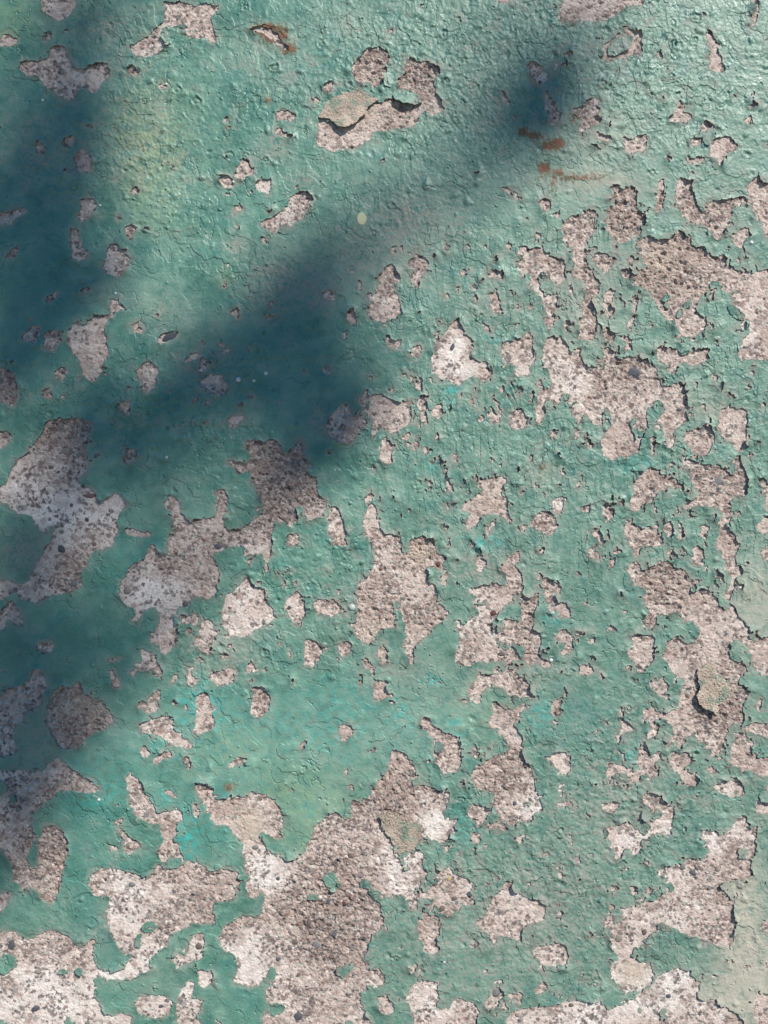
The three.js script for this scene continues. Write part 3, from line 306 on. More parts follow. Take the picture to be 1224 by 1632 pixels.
const dustAt = blob([[230,220,70,95,.7],[60,240,100,80,.4],[440,455,55,65,.7],[560,410,80,60,.5],[640,355,60,45,.6],[260,490,60,45,.45],[170,45,70,45,.6],[450,120,80,40,.3],[437,238,30,22,.8],[485,290,28,20,.6],[378,392,22,14,.9],[512,470,30,22,.7],[510,668,15,28,.7],[360,1030,70,50,.8],[910,460,50,70,.8],[780,490,45,30,.5],[785,905,70,40,.7],[40,880,60,40,.8],[60,1190,45,70,.7],[1000,420,55,28,.9],[645,1075,60,30,.5],[830,1075,80,20,.6],[700,1500,220,110,.35],[880,1430,130,90,.5],[980,1290,90,60,.55],[440,1460,50,40,.55],[1150,330,60,40,.4],[700,340,60,40,.3],[100,1500,90,40,.5],[250,1560,60,40,.35],[980,300,60,30,.5],[660,420,40,30,.6],[760,150,60,60,.2],[320,570,60,50,.4],[560,980,60,60,.4],[940,100,70,40,.2],[1030,1490,60,50,.3],[1100,1180,120,70,.35]]);
const tanAt = blob([[1205,960,45,75,.9],[1190,1490,50,140,.85],[1150,1600,80,60,.8],[1130,652,34,30,.6],[945,225,80,60,.4],[920,290,90,18,.6],[860,752,30,20,.5],[1180,1400,30,60,.5],[430,62,70,30,.3],[950,505,40,60,.45],[545,40,50,30,.25],[1200,1540,50,60,.6],[160,470,40,24,.3]]);
const turqAt = blob([[322,1128,38,40,.9],[298,1338,20,42,1],[690,1085,15,12,.9],[720,625,12,18,.9],[640,1140,16,24,.6],[775,865,34,13,.7],[880,982,16,12,.8],[862,1140,26,22,.7],[490,1292,13,12,.8],[725,1155,13,12,.7],[1015,742,34,14,.6],[262,1270,24,22,.6],[690,745,18,18,.5],[785,538,12,8,.8],[1005,1205,16,20,.6],[740,1320,30,30,.5],[160,1270,60,30,.4],[550,1180,60,40,.3],[430,1170,120,70,.32],[360,1290,60,60,.4],[560,1110,80,40,.3],[250,1190,70,40,.3],[200,900,50,60,.25],[480,60,90,50,.2],[120,1230,70,50,.3],[700,1170,60,50,.3]]);
const oliveAt = blob([[235,225,70,95,.7],[240,330,50,60,.3],[500,1300,70,90,.5],[25,25,90,60,.55],[360,440,13,10,1],[330,860,60,50,.3],[760,1130,60,40,.25],[440,1260,40,30,.3],[370,1190,70,40,.3]]);
const mintAt = blob([[470,1200,110,80,.7],[500,1320,80,60,.6],[620,1150,70,50,.6],[720,1130,60,60,.6],[330,1180,90,60,.5],[300,820,70,40,.4],[250,330,60,90,.45],[780,1120,50,30,.4],[620,30,120,60,.4],[200,1170,60,40,.4],[640,250,80,50,.3],[1100,1090,60,40,.2],[850,350,70,40,.3]]);
const deepShadeAt = blob([[70,420,110,140,.6],[110,1030,120,60,.7],[450,600,140,110,.5],[150,1440,70,120,.6],[30,560,60,60,.5],[80,130,110,70,.5],[120,1290,60,40,.4],[250,900,60,50,.5],[300,580,80,60,.4],[1100,1330,70,40,.35],[960,720,90,50,.3],[390,1560,60,50,.4],[930,1160,70,50,.6],[1100,1500,50,30,.4]]);  // deep teal tones: own colour with shade put into it
const sandAt = blob([[398,1315,26,30,1.1],[1012,1550,28,24,1.1],[1050,415,40,30,.7],[672,880,22,24,.9],[785,800,24,24,.5],[600,1020,30,40,.6],[130,1120,50,30,.5],[590,170,40,30,.6]]);
const rustAt = blob([[833,211,9,7,1.1],[852,217,12,7,1],[872,233,14,7,1.1],[889,230,11,9,1.1],[868,268,10,11,1],[890,276,8,6,.8],[880,300,5,16,.5],[939,184,12,12,.8],[915,188,8,10,.5],[425,48,26,9,1],[437,57,18,12,1.4],[461,78,12,9,1.1],[455,1545,16,10,.5],[427,160,4.5,4.5,1],[362,204,5,4.5,.7],[905,285,22,6,.6],[945,283,26,6,.5],[864,745,6,5,.8],[366,1255,9,8,.8],[1020,760,10,8,.3]]);
const bumpAt = blob([[230,250,90,110,.9],[60,260,110,90,.7],[400,150,200,160,.45],[700,110,220,140,.9],[1020,120,280,170,.75],[440,470,70,70,.8],[310,640,130,90,.9],[820,680,280,260,.6],[1050,1200,280,220,.6],[880,1440,330,220,.8],[500,930,130,110,.8],[90,640,120,60,.7],[170,60,120,60,.6],[330,1040,90,60,.6],[1150,700,120,200,.6],[640,350,90,50,.5],[100,1480,110,60,.5],[300,330,80,80,.4],[180,1350,80,60,.4],[240,700,80,80,.6]]);
const roughAt = blob([[450,765,75,90,1],[120,690,80,50,.9],[125,905,60,70,.6],[590,975,40,50,.7],[1050,430,80,60,.9],[960,580,80,60,.5],[125,1140,60,60,1.1],[80,1330,50,90,.7],[690,1000,40,50,.5],[630,1260,70,70,.7],[790,1240,60,60,.6],[520,1450,90,110,.9],[350,1420,60,60,.5],[290,900,60,50,.3],[1050,940,60,60,.6],[1150,1130,50,60,.8],[1000,1280,40,30,.7],[680,1395,50,40,.6],[840,980,30,90,.5],[600,110,60,40,.5],[650,130,50,70,.8],[1130,1400,60,60,.4],[680,870,40,30,.9],[1140,770,60,50,.6],[1040,790,40,40,.4],[160,1380,60,50,.5],[60,1440,80,60,.3],[760,1050,60,50,.3],[20,620,40,60,.9],[990,330,60,50,.7],[1140,340,50,40,.4]]);
const whiteAt = blob([[70,810,60,40,1],[160,830,50,50,.7],[240,950,50,40,.9],[390,975,50,50,.5],[430,1390,60,40,1],[880,1270,50,60,.8],[700,1300,40,50,.8],[640,1390,50,60,.8],[240,1560,90,60,.9],[60,1590,120,60,.6],[410,1530,50,50,.8],[900,600,60,40,.6],[730,580,40,40,.7],[1080,1330,120,50,.6],[1060,1570,90,50,.9],[940,1600,80,40,.8],[1040,1410,90,60,.4],[730,1000,50,60,.6],[840,1400,60,60,.6],[700,1570,60,50,.6],[190,1420,50,60,.6],[500,830,40,30,.2],[1180,530,60,60,.4],[740,570,20,40,.6],[430,320,50,30,.6]]);

const blisters = [];
for (let k = 0; k < 11000; k++) {
  const x = -60 + rnd() * 1344, y = -60 + rnd() * 1752, q = rnd();
  const r = 1.9 + 7.5 * Math.pow(rnd(), 2.4), e = 0.55 + 0.45 * rnd(), a = rnd() * 3.14, t = rnd(), h = 0.5 + 0.8 * rnd();
  if (q < 0.05 + 0.62 * clamp(bumpAt(x, y))) blisters.push({ x, y, r, e, a: x > 620 && x < 1120 && y > 380 && y < 950 ? 1.57 + (a - 1.57) * 0.2 : a, h, kind: t < 0.20 ? 'ring' : t < 0.72 ? 'dome' : 'pit' });
}
function blisterHeight(b, dx, dy) {                  // mm
  const c = Math.cos(b.a), s = Math.sin(b.a), u = (dx * c + dy * s) / b.r, v = (-dx * s + dy * c) / (b.r * b.e), d = Math.sqrt(u * u + v * v) * (1 + 0.75 * noise(u * 0.9 + b.x, v * 0.9 + b.y));
  if (d > 1.6) return 0;
  const amp = b.h * Math.min(0.55, 0.08 * b.r + 0.05);
  if (b.kind === 'ring') { const k = (d - 0.95) / 0.2, q = (d - 0.62) / 0.2; return amp * (Math.exp(-k * k) * 0.8 - 0.7 * Math.exp(-q * q) + 0.25 * Math.exp(-d * d * 6)); }
  if (b.kind === 'dome') return d < 1 ? amp * 1.15 * (1 - d * d) * (1 - d * d * 0.3) : 0;
  return -amp * 1.1 * Math.exp(-d * d * 2.2) + amp * 0.3 * Math.exp(-((d - 1.1) ** 2) * 16);
}

// ------------------------------------------------------------ heights at the nodes, in mm
const layerWidth = (x, y) => 14 * clamp(1.6 * noise(x / 36 + 620, y / 36) - 0.08) + 3 * noise(x / 5, y / 5);   // how far the top coat has drawn back from the older one
const wave = (x, y) => 0.55 * noise(x / 170 + 2, y / 170) + 0.28 * noise(x / 60, y / 60 + 8);
const ZP = new Float32Array(NN), ZC = new Float32Array(NN), ROUGH = new Float32Array(NN);
function roughness01(x, y) { return clamp(0.28 + 0.45 * fbm(x / 50 + 20, y / 50) + roughAt(x, y) - 0.55 * whiteAt(x, y)); }
for (let j = 0; j < NY; j++) for (let i = 0; i < NX; i++) {
  const k = j * NX + i, x = XS[i], y = YS[j], w = wave(x, y), b = clamp(0.12 + bumpAt(x, y));
  if (dBare[k] < 900 && F[k] <= 0 || dPaint[k] < 6) {
    let z = 0.40 + 0.06 * noise(x / 24, y / 24) + 0.045 * noise(x / 3.1, y / 3.1);
    z += (0.12 + b) * (0.24 * noise(x / 7.5, y / 7.5) + 0.17 * noise(x / 4.6 + 5, y / 4.6) + 0.2 * noise(x / 16, y / 16 + 3));
        if (x > 620 && y > 340 && y < 1000) z += 0.16 * noise(x / 8, y / 60) * ss(620, 720, x) * ss(1000, 880, y);   // runs
    z += 0.25 * Math.min(0.9, rustAt(x, y)) * (0.6 + noise(x / 2.5, y / 2.5));
    const L = clamp(0.22 + 1.7 * noise(x / 30 + 70, y / 30)); z += (0.10 + 1.2 * L * L) * Math.exp(-dBare[k] / (3 + 5.5 * L));
    const lw = layerWidth(x, y); if (lw > 1.5) z -= 0.24 * (1 - ss(lw - 1.2, lw + 1.2, dBare[k]));
    ZP[k] = z + w;
  } else ZP[k] = 0.4 + w;
  const r = roughness01(x, y); ROUGH[k] = r;
  if (dBare[k] < 12) {
    const inn = ss(0, 9, dPaint[k]);
    let z = -0.08 - r * 0.55 * ss(0, 10, dPaint[k]) * (0.7 + 0.6 * noise(x / 30, y / 30));
    worley(x / 9 + noise(x / 6, y / 6) * 0.4, y / 9); z += (0.5 - W3[0]) * 1.15 * (0.15 + r) * (W3[2] - 0.2);
    worley(x / 5.2 + 40, y / 5.2 + noise(x / 4, y / 4) * 0.5); z += (0.45 - W3[0]) * (0.3 + 0.7 * r) * (W3[2] - 0.35);
    z += (0.06 + 0.3 * r) * noise(x / 3.4, y / 3.4) + 0.16 * noise(x / 14, y / 14) - 1.0 * ss(0.18, 0.5, noise(x / 8 + 33, y / 8)) * (0.25 + 0.75 * r) - 0.45 * ss(0.3, 0.45, noise(x / 4.4 + 3, y / 4.4 + 30)) * (0.35 + 0.6 * r);
    z = z > 0.1 ? mix(0.1, z, inn) : z;
    ZC[k] = (F[k] > 0 ? z : Math.min(z, -0.05)) + w;
  } else ZC[k] = w - 0.4;
}
const lower = (arr, v) => { let a = 0, b = arr.length - 1; while (a < b) { const m = (a + b) >> 1; if (arr[m] < v) a = m + 1; else b = m; } return a; };
for (const b of blisters) if (b.r >= 3.4) {
  const q = b.r * 1.6, i0 = lower(XS, b.x - q), i1 = lower(XS, b.x + q), j0 = lower(YS, b.y - q), j1 = lower(YS, b.y + q);
  for (let j = j0; j <= j1; j++) for (let i = i0; i <= i1; i++) ZP[j * NX + i] += blisterHeight(b, XS[i] - b.x, YS[j] - b.y);
}

// ------------------------------------------------------------ textures: colour, relief too fine for the mesh, gloss
const TW = 1536, TH = 2016, TX0 = -32, TY0 = -32, TSX = 1288, TSY = 1696;
function texture(data, srgb) {
  const t = new THREE.DataTexture(data, TW, TH, THREE.RGBAFormat, THREE.UnsignedByteType);
  t.wrapS = t.wrapT = THREE.MirroredRepeatWrapping; t.magFilter = THREE.LinearFilter; t.minFilter = THREE.LinearFilter;
  if (srgb) t.colorSpace = THREE.SRGBColorSpace;
  t.needsUpdate = true; return t;
}
const enc = new Uint8Array(4097); for (let i = 0; i <= 4096; i++) { const l = i / 4096; enc[i] = Math.round(255 * (l <= 0.0031308 ? l * 12.92 : 1.055 * Math.pow(l, 1 / 2.4) - 0.055)); }
const E = (l) => enc[(clamp(l) * 4096) | 0];
const pc = new Uint8Array(TW * TH * 4), pb = new Uint8Array(TW * TH * 4), pr = new Uint8Array(TW * TH * 4), cc = new Uint8Array(TW * TH * 4), cb = new Uint8Array(TW * TH * 4);
const fine = new Float32Array(TW * TH);
for (const b of blisters) if (b.r < 3.4) {
  const q = b.r * 1.6, i0 = Math.max(0, Math.floor((b.x - q - TX0) / TSX * TW)), i1 = Math.min(TW - 1, Math.ceil((b.x + q - TX0) / TSX * TW)), j0 = Math.max(0, Math.floor((b.y - q - TY0) / TSY * TH)), j1 = Math.min(TH - 1, Math.ceil((b.y + q - TY0) / TSY * TH));
  for (let j = j0; j <= j1; j++) for (let i = i0; i <= i1; i++) fine[j * TW + i] += blisterHeight(b, TX0 + (i + 0.5) / TW * TSX - b.x, TY0 + (j + 0.5) / TH * TSY - b.y);
}
const GRAINS = [[.085, .068, .066], [.14, .10, .09], [.07, .068, .078], [.18, .115, .10], [.21, .165, .14], [.12, .092, .09]];
const PAINT = [.080, .200, .152];
const rimAt = (x, y) => dBare[clamp(46 + Math.round(y / STEP), 0, NY - 1) * NX + clamp(46 + Math.round(x / STEP), 0, NX - 1)];
const t3 = [0, 0, 0];
const toward = (c, r, g, b, k) => { c[0] += (r - c[0]) * k; c[1] += (g - c[1]) * k; c[2] += (b - c[2]) * k; };
for (let j = 0; j < TH; j++) for (let i = 0; i < TW; i++) {
  const o = (j * TW + i) * 4, x = TX0 + (i + 0.5) / TW * TSX, y = TY0 + (j + 0.5) / TH * TSY;
  const sf = softAt(x, y), n1 = noise(x / 3.3, y / 3.3), n2 = noise(x / 1.7 + 5, y / 1.7), n3 = fbm(x / 14, y / 14), n4 = fbm(x / 70 + 9, y / 70 + 4);
  const c = t3; let gloss = 0.48;
  {
    c[0] = PAINT[0]; c[1] = PAINT[1]; c[2] = PAINT[2];
    const v = 1 + 0.36 * n4 + 0.2 * n3 + 0.12 * n1 + 0.10 * n2; c[0] *= v * (1 + 0.10 * n4); c[1] *= v; c[2] *= v * (1 - 0.06 * n3);
    toward(c, .215, .335, .265, clamp(mintAt(x, y) * (0.75 + 0.5 * n3) + ss(0.05, 0.55, fbm(x / 38 + 90, y / 38)) * 0.4) * 0.9);                 // chalky patches
    toward(c, .035, .165, .145, clamp(deepShadeAt(x, y) * (0.7 + 0.6 * n3) + ss(0.1, 0.6, fbm(x / 46 + 130, y / 46 + 30)) * 0.45) * 0.9);            // fresher green, plus leaf shade painted in as deep teal
    const speck = ss(0.32, 0.5, noise(x / 2.6 + 77, y / 2.6)); toward(c, .30, .36, .31, speck * 0.35);
    const grit = clamp(0.55 + 0.9 * noise(x / 5, y / 5 + 21) + 0.5 * n2 + 0.45 * n3);
    toward(c, .32, .34, .30, 0.6 * Math.exp(-rimAt(x, y) / 1.6) * clamp(0.5 + n3 + n1));
    const rim = Math.exp(-rimAt(x, y) / 5) * ss(-0.15, 0.4, noise(x / 22 + 5, y / 22) + 0.3 * n1);                      // chalky broken edges
    const grey = ss(0.12, 0.42, fbm(x / 30 + 200, y / 30)) * 0.55 * clamp(0.25 + bumpAt(x, y));
    let d = dustAt(x, y); d = clamp((d * 1.15 + 0.05 + 0.26 * ss(380, 760, x) + grey + 0.3 * n4) * grit + 0.75 * rim); toward(c, .235, .24, .205, Math.min(0.9, d)); gloss += 0.3 * d;
    const lw = layerWidth(x, y); if (lw > 1.5) { const old = 1 - ss(lw - 1, lw + 1, rimAt(x, y)); toward(c, .19, .215, .18, old * (0.55 + 0.5 * n3 + 0.3 * n1)); gloss += 0.2 * old; }
    d = clamp(turqAt(x, y) * clamp(0.5 + 1.6 * noise(x / 11 + 3, y / 11) + 0.5 * n1)); toward(c, .035, .33, .30, d * 0.85);
    d = clamp(oliveAt(x, y) * clamp(0.6 + 0.9 * n3 + 0.5 * n1)); toward(c, .20, .29, .13, d * 0.7);
    d = clamp(tanAt(x, y) * clamp(0.8 + 0.6 * n3 + 0.4 * n1)); toward(c, .40, .365, .30, d * 0.85); gloss += 0.4 * d;
    d = rustAt(x, y); if (d > 0.02) { d = ss(0.08, 0.7, d + 0.5 * noise(x / 4 + 8, y / 9) + 0.5 * n1 + 0.3 * n2); toward(c, .165 + .12 * n3, .085 + .06 * n1, .05, d * 0.92); gloss += 0.45 * d; }
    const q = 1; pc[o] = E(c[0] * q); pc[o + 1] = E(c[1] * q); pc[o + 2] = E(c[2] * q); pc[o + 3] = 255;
    const bz = clamp(0.12 + bumpAt(x, y)), st = fbm(x / 48 + 60, y / 48 + 11) + 0.05 * n1, s2 = noise(x / 21 + 9, y / 34 + 300) + 0.06 * n1;
    const zone = ss(-0.22, 0.2, noise(x / 90 + 700, y / 90)), run = x > 640 && y > 360 && y < 960 ? 1 : 0, s3 = noise((x + 5 * noise(x / 30, y / 40)) / (run ? 11 : 9) + 40, y / (run ? 38 : 12)) + 0.12 * n1 + 0.3 * noise(x / 40 + 12, y / 40);
    const coats = 0.24 * zone * ss(0.09, 0.12, st) + 0.12 * ss(-0.26, -0.235, st) + 0.22 * (0.1 + bz) * zone * (ss(0.2, 0.23, s2) - ss(-0.26, -0.23, s2)) + (0.09 * bz + 0.05 * run) * (ss(0.22, 0.27, s3) - ss(-0.3, -0.25, s3));          // broken edges of older coats
    const vc = Math.abs(noise(x / 17 + 800, y / 120) + 0.10 * noise(x / 5, y / 5)), vcrack = run * ss(0.022, 0.005, vc) * ss(0.02, 0.2, noise(x / 50 + 820, y / 50));
    const cr = Math.abs(noise(x / 34 + 400, y / 52) + 0.12 * noise(x / 6, y / 6)), crack = ss(0.018, 0.004, cr) * ss(0.14, 0.26, noise(x / 60 + 500, y / 60));
    const hh = clamp(0.5 + (1.9 * fine[j * TW + i] + coats - 0.35 * crack - 0.4 * vcrack + 0.05 * n1 + 0.035 * n2 + 0.09 * bz * noise(x / 4.4, y / 4.4 + 50)) / 1.6); pb[o] = pb[o + 1] = pb[o + 2] = (hh * 255) | 0; pb[o + 3] = 255;
    const gl = (clamp(gloss + 0.10 * n3 + 0.06 * n1, 0.28, 1) * 255) | 0; pr[o] = pr[o + 1] = pr[o + 2] = gl; pr[o + 3] = 255;
  }
  {
    const r = roughness01(x, y), wh = clamp(0.14 + whiteAt(x, y) - 0.5 * r + 0.5 * n4 + 0.5 * fbm(x / 34 + 71, y / 34));
    c[0] = .47; c[1] = .38; c[2] = .335;
    toward(c, .64, .575, .53, wh); toward(c, .25, .185, .155, clamp(r * 0.9 + 0.6 * n3 - 0.2));
    const v = 1 + 0.20 * n3 + 0.20 * n1 + 0.16 * n2; c[0] *= v; c[1] *= v; c[2] *= v;
    const dx = noise(x / 2.6, y / 2.6) * 3.2, dy = noise(x / 2.6 + 50, y / 2.6) * 3.2, sand = clamp(sandAt(x, y)), dens = (0.22 + 1.0 * noise(x / 34 + 4, y / 34) + 0.35 * noise(x / 9 + 64, y / 9) + 0.10 * r) * (1 - 0.75 * sand);
    worley((x + dx) / 7.2, (y + dy) / 6.4);
    if (W3[2] < dens) { const g = GRAINS[(W3[2] * 977) % 6 | 0]; toward(c, g[0], g[1], g[2], (0.75 + 0.25 * RV[(W3[2] * 1000) | 0]) * ss(0.60, 0.42, W3[0] + 0.3 * W3[2])); }
    worley((x + dx) / 3.9 + 31, (y + dy) / 3.9 + 17);
    if (W3[2] < dens * 0.6) { const g = GRAINS[(W3[2] * 1301) % 6 | 0]; toward(c, g[0], g[1], g[2], (0.7 + 0.3 * RV[(W3[2] * 1000) | 0]) * ss(0.54, 0.38, W3[0])); }
    else if (W3[2] > 0.84) toward(c, .64, .59, .54, 0.55 * ss(0.55, 0.3, W3[0]));
    worley((x + dx * 1.5) / 15 + 7, (y + dy * 1.5) / 15);
    if (W3[2] < 0.14) { const g = GRAINS[(W3[2] * 613) % 6 | 0]; toward(c, g[0] * 1.5, g[1] * 1.5, g[2] * 1.5, 0.65 * ss(0.42, 0.28, W3[0])); }
    toward(c, .15, .105, .092, 0.85 * ss(0.06, 0.45, fbm(x / 10 + 44, y / 10)) * (0.45 + 0.55 * r) * (1 - 0.6 * wh));
    toward(c, .30, .22, .19, 0.45 * ss(0.05, 0.5, fbm(x / 60 + 344, y / 60)));                                            // brown staining
    toward(c, .42, .34, .27, 0.75 * sand);       // dirt held in the rough
    toward(c, .58, .53, .49, 0.3 * ss(0.25, 0.6, fbm(x / 12 + 144, y / 12)));                         // lime
    const film = ss(0.30, 0.46, noise(x / 6.5 + 12, y / 6.5 + 90) + 0.12 * n1); toward(c, .16, .27, .215, film * 0.5);   // green left in the pores
    cc[o] = E(c[0]); cc[o + 1] = E(c[1]); cc[o + 2] = E(c[2]); cc[o + 3] = 255;
    const hh = clamp(0.5 + (0.16 * n1 + 0.14 * n2 - 0.3 * ss(0.3, 0.5, noise(x / 3 + 70, y / 3)) * (0.4 + r)) * (0.6 + 0.6 * r) / 0.8); cb[o] = cb[o + 1] = cb[o + 2] = (hh * 255) | 0; cb[o + 3] = 255;
  }
}
const paintMat = new THREE.MeshPhysicalMaterial({ map: texture(pc, true), bumpMap: texture(pb), bumpScale: 0.0019, roughnessMap: texture(pr), roughness: 1, metalness: 0, side: THREE.DoubleSide });
const concreteMat = new THREE.MeshStandardMaterial({ map: texture(cc, true), bumpMap: texture(cb), bumpScale: 0.0011, roughness: 0.95, metalness: 0, side: THREE.DoubleSide });

// ------------------------------------------------------------ the wall
const wall = new THREE.Group(); wall.name = 'painted_wall'; scene.add(wall);
wall.userData = { label: 'weathered concrete wall with flaking green paint and bare grey patches', category: 'wall' };
const shadows = (m) => { m.castShadow = m.receiveShadow = true; return m; };
function part(name, g, mat, parent = wall, kind) { const m = shadows(new THREE.Mesh(g, mat)); m.name = name; if (kind) m.userData.kind = kind; parent.add(m); return m; }
class Sheet {
  constructor() { this.p = []; this.uv = []; this.ix = []; }
  v(px, py, zmm) { this.p.push(MX(px), MY(py), zmm * 0.001); this.uv.push((px - TX0) / TSX, (py - TY0) / TSY); return this.p.length / 3 - 1; }
  geometry() {
    const g = new THREE.BufferGeometry();
    g.setAttribute('position', new THREE.BufferAttribute(Float32Array.from(this.p), 3)); g.setAttribute('uv', new THREE.BufferAttribute(Float32Array.from(this.uv), 2));
    g.setIndex(new THREE.BufferAttribute(Uint32Array.from(this.ix), 1)); g.computeVertexNormals(); return g;
  }
}
// paint: marching squares over the field, with a cut edge all round
{
  const sheets = coatSize.map(() => null), mapN = new Int32Array(NN).fill(-1), mapH = new Int32Array(NN).fill(-1), mapV = new Int32Array(NN).fill(-1);
  const P = [0, 0, 0, 0, 0, 0, 0, 0];
  for (let j = 0; j < NY - 1; j++) for (let i = 0; i < NX - 1; i++) {
    const k = j * NX + i, c = [k, k + NX, k + NX + 1, k + 1];          // round the cell, counter-clockwise seen from the front
    let any = 0, n = 0; for (const q of c) if (F[q] < 0) { any = coatLab[q]; n++; }
    if (!n) continue;
    const two = n === 2 && c.some((q) => F[q] < 0 && coatLab[q] !== any);
    for (const L of two ? [any, coatLab[c.find((q) => F[q] < 0 && coatLab[q] !== any)]] : [any]) {
    const sh = sheets[L] || (sheets[L] = new Sheet());
    const node = (q) => mapN[q] >= 0 ? mapN[q] : (mapN[q] = sh.v(XS[q % NX], YS[(q / NX) | 0], ZP[q]));
    if (n === 4) { const [a, b, d, e] = c.map(node); if ((i + j) & 1) sh.ix.push(a, b, d, a, d, e); else sh.ix.push(a, b, e, b, d, e); continue; }
    const isIn = (q) => F[q] < 0 && (!two || coatLab[q] === L);
    const cross = (q, r) => {
      const lo = Math.min(q, r), m = Math.abs(q - r) === 1 ? mapH : mapV; if (m[lo] >= 0) return m[lo];
      const inside = F[q] < 0 ? q : r, outside = inside === q ? r : q, t = clamp(F[inside] / (F[inside] - F[outside]), 0.08, 0.92);
      return m[lo] = sh.v(mix(XS[inside % NX], XS[outside % NX], t), mix(YS[(inside / NX) | 0], YS[(outside / NX) | 0], t), mix(ZP[inside], ZP[outside], t));
    };
    const poly = [], cutFlag = [];
    for (let e = 0; e < 4; e++) {
      const q = c[e], r = c[(e + 1) % 4];
      if (isIn(q)) { poly.push(node(q)); cutFlag.push(false); }
      if (isIn(q) !== isIn(r)) { poly.push(cross(q, r)); cutFlag.push(isIn(q)); }   // true where the outline leaves the paint
    }
    for (let t = 1; t + 1 < poly.length; t++) sh.ix.push(poly[0], poly[t], poly[t + 1]);
    for (let t = 0; t < poly.length; t++) if (cutFlag[t]) {
      const a = poly[t], b = poly[(t + 1) % poly.length], s = sh, th = 0.5;
      const q = [a, b].map((m) => [s.p[3 * m], s.p[3 * m + 1], s.p[3 * m + 2], s.uv[2 * m], s.uv[2 * m + 1]]), base = s.p.length / 3;
      for (const [x, y, z, u, v] of q) { s.p.push(x, y, z, x, y, z - th * 0.001); s.uv.push(u, v, u, v); }
      s.ix.push(base, base + 1, base + 2, base + 1, base + 3, base + 2);
    }
    }
  }
  const order = sheets.map((s, i) => [s, coatSize[i]]).filter((a) => a[0]).sort((a, b) => b[1] - a[1]);
  order.forEach(([s], i) => part(i ? 'paint_remnant' : 'paint_coat', s.geometry(), paintMat));
  console.log('paint pieces', order.length, 'triangles', order.reduce((t, [s]) => t + s.ix.length / 3, 0));
}
// bare concrete: every patch is a piece of its own, running a little way in under the paint
{
  const lab = bareLab.slice(); let front = []; for (let k = 0; k < NN; k++) if (lab[k]) front.push(k);
  for (let ring = 0; ring < 4; ring++) { const next = []; for (const k of front) { const x = k % NX; for (const q of [x > 0 ? k - 1 : -1, x < NX - 1 ? k + 1 : -1, k - NX, k + NX]) if (q >= 0 && q < NN && !lab[q]) { lab[q] = lab[k]; next.push(q); } } front = next; }
  const order = bareSize.map((s, i) => [i, s]).slice(1).sort((a, b) => b[1] - a[1]), rank = new Int32Array(bareSize.length); order.forEach(([i], r) => rank[i] = Math.min(r, 299));
  const sheets = Array.from({ length: Math.min(300, order.length) }, () => new Sheet()), maps = new Int32Array(NN).fill(-1), owner = new Int32Array(NN).fill(-1);
  for (let j = 0; j < NY - 1; j++) for (let i = 0; i < NX - 1; i++) {
    const k = j * NX + i, c = [k, k + NX, k + NX + 1, k + 1]; if (c.some((q) => !lab[q])) continue;
    const R = rank[lab[c[0]]], sh = sheets[R];
    const [a, b, d, e] = c.map((q) => owner[q] === R ? maps[q] : (owner[q] = R, maps[q] = sh.v(XS[q % NX], YS[(q / NX) | 0], ZC[q])));
    if ((i + j) & 1) sh.ix.push(a, b, d, a, d, e); else sh.ix.push(a, b, e, b, d, e);
  }
  sheets.forEach((s, i) => { if (s.ix.length) part(i < 299 ? 'bare_patch' : 'small_chips', s.geometry(), concreteMat, wall, i < 299 ? null : 'stuff'); });
  console.log('bare pieces', order.length, 'triangles', sheets.reduce((t, s) => t + s.ix.length / 3, 0));
}
// the body of the wall behind, and the painted face beyond the modelled stretch
const GROUND = -1.15;
{
  const x0 = MX(XS[0]), x1 = MX(XS[NX - 1]), y0 = MY(YS[NY - 1]), y1 = MY(YS[0]), X = 1.9, T = 1.1;
  const plain = new THREE.MeshStandardMaterial({ color: lin(.36, .32, .28), roughness: 0.95 });
  const body = new THREE.BoxGeometry(2 * X, T - GROUND, 0.2); body.translate(0, (T + GROUND) / 2, -0.1025);
  part('wall_body', body, plain);
  const s = new THREE.Shape([[-X, GROUND], [X, GROUND], [X, T], [-X, T]].map((p) => new THREE.Vector2(...p)));
  s.holes.push(new THREE.Path([[x0, y0], [x0, y1], [x1, y1], [x1, y0]].map((p) => new THREE.Vector2(...p))));
  const g = new THREE.ExtrudeGeometry(s, { depth: 0.003, bevelEnabled: false }); g.translate(0, 0, -0.0025);
  const uv = g.attributes.uv, pos = g.attributes.position; for (let i = 0; i < uv.count; i++) uv.setXY(i, (pos.getX(i) / S + 612 - TX0) / TSX, (816 - pos.getY(i) / S - TY0) / TSY);
  part('paint_surround', g, paintMat);
}
// loose flakes, their outline cut from a fine grid so that they can bend
const sandTex = (() => {
  const n = 512, d = new Uint8Array(n * n * 4);
  for (let j = 0; j < n; j++) for (let i = 0; i < n; i++) { const v = 1 + 0.5 * noise(i / 3.1, j / 3.1) + 0.4 * noise(i / 1.6, j / 1.6) + 0.4 * fbm(i / 34, j / 34) - 0.5 * ss(0.3, 0.5, noise(i / 5, j / 5 + 70)), g = 0.9 * ss(0.0, 0.45, fbm(i / 24 + 9, j / 24)); d.set([E(mix(.34, .155, g) * v), E(mix(.275, .20, g) * v), E(mix(.22, .155, g) * v), 255], (j * n + i) * 4); }
  const t = new THREE.DataTexture(d, n, n); t.colorSpace = THREE.SRGBColorSpace; t.wrapS = t.wrapT = THREE.MirroredRepeatWrapping; t.magFilter = t.minFilter = THREE.LinearFilter; t.repeat.set(TSX / 400, TSY / 400); t.needsUpdate = true; return t;
})();
const tanMat = new THREE.MeshStandardMaterial({ map: sandTex, roughness: 0.9, bumpMap: concreteMat.bumpMap, bumpScale: 0.0012, side: THREE.DoubleSide });
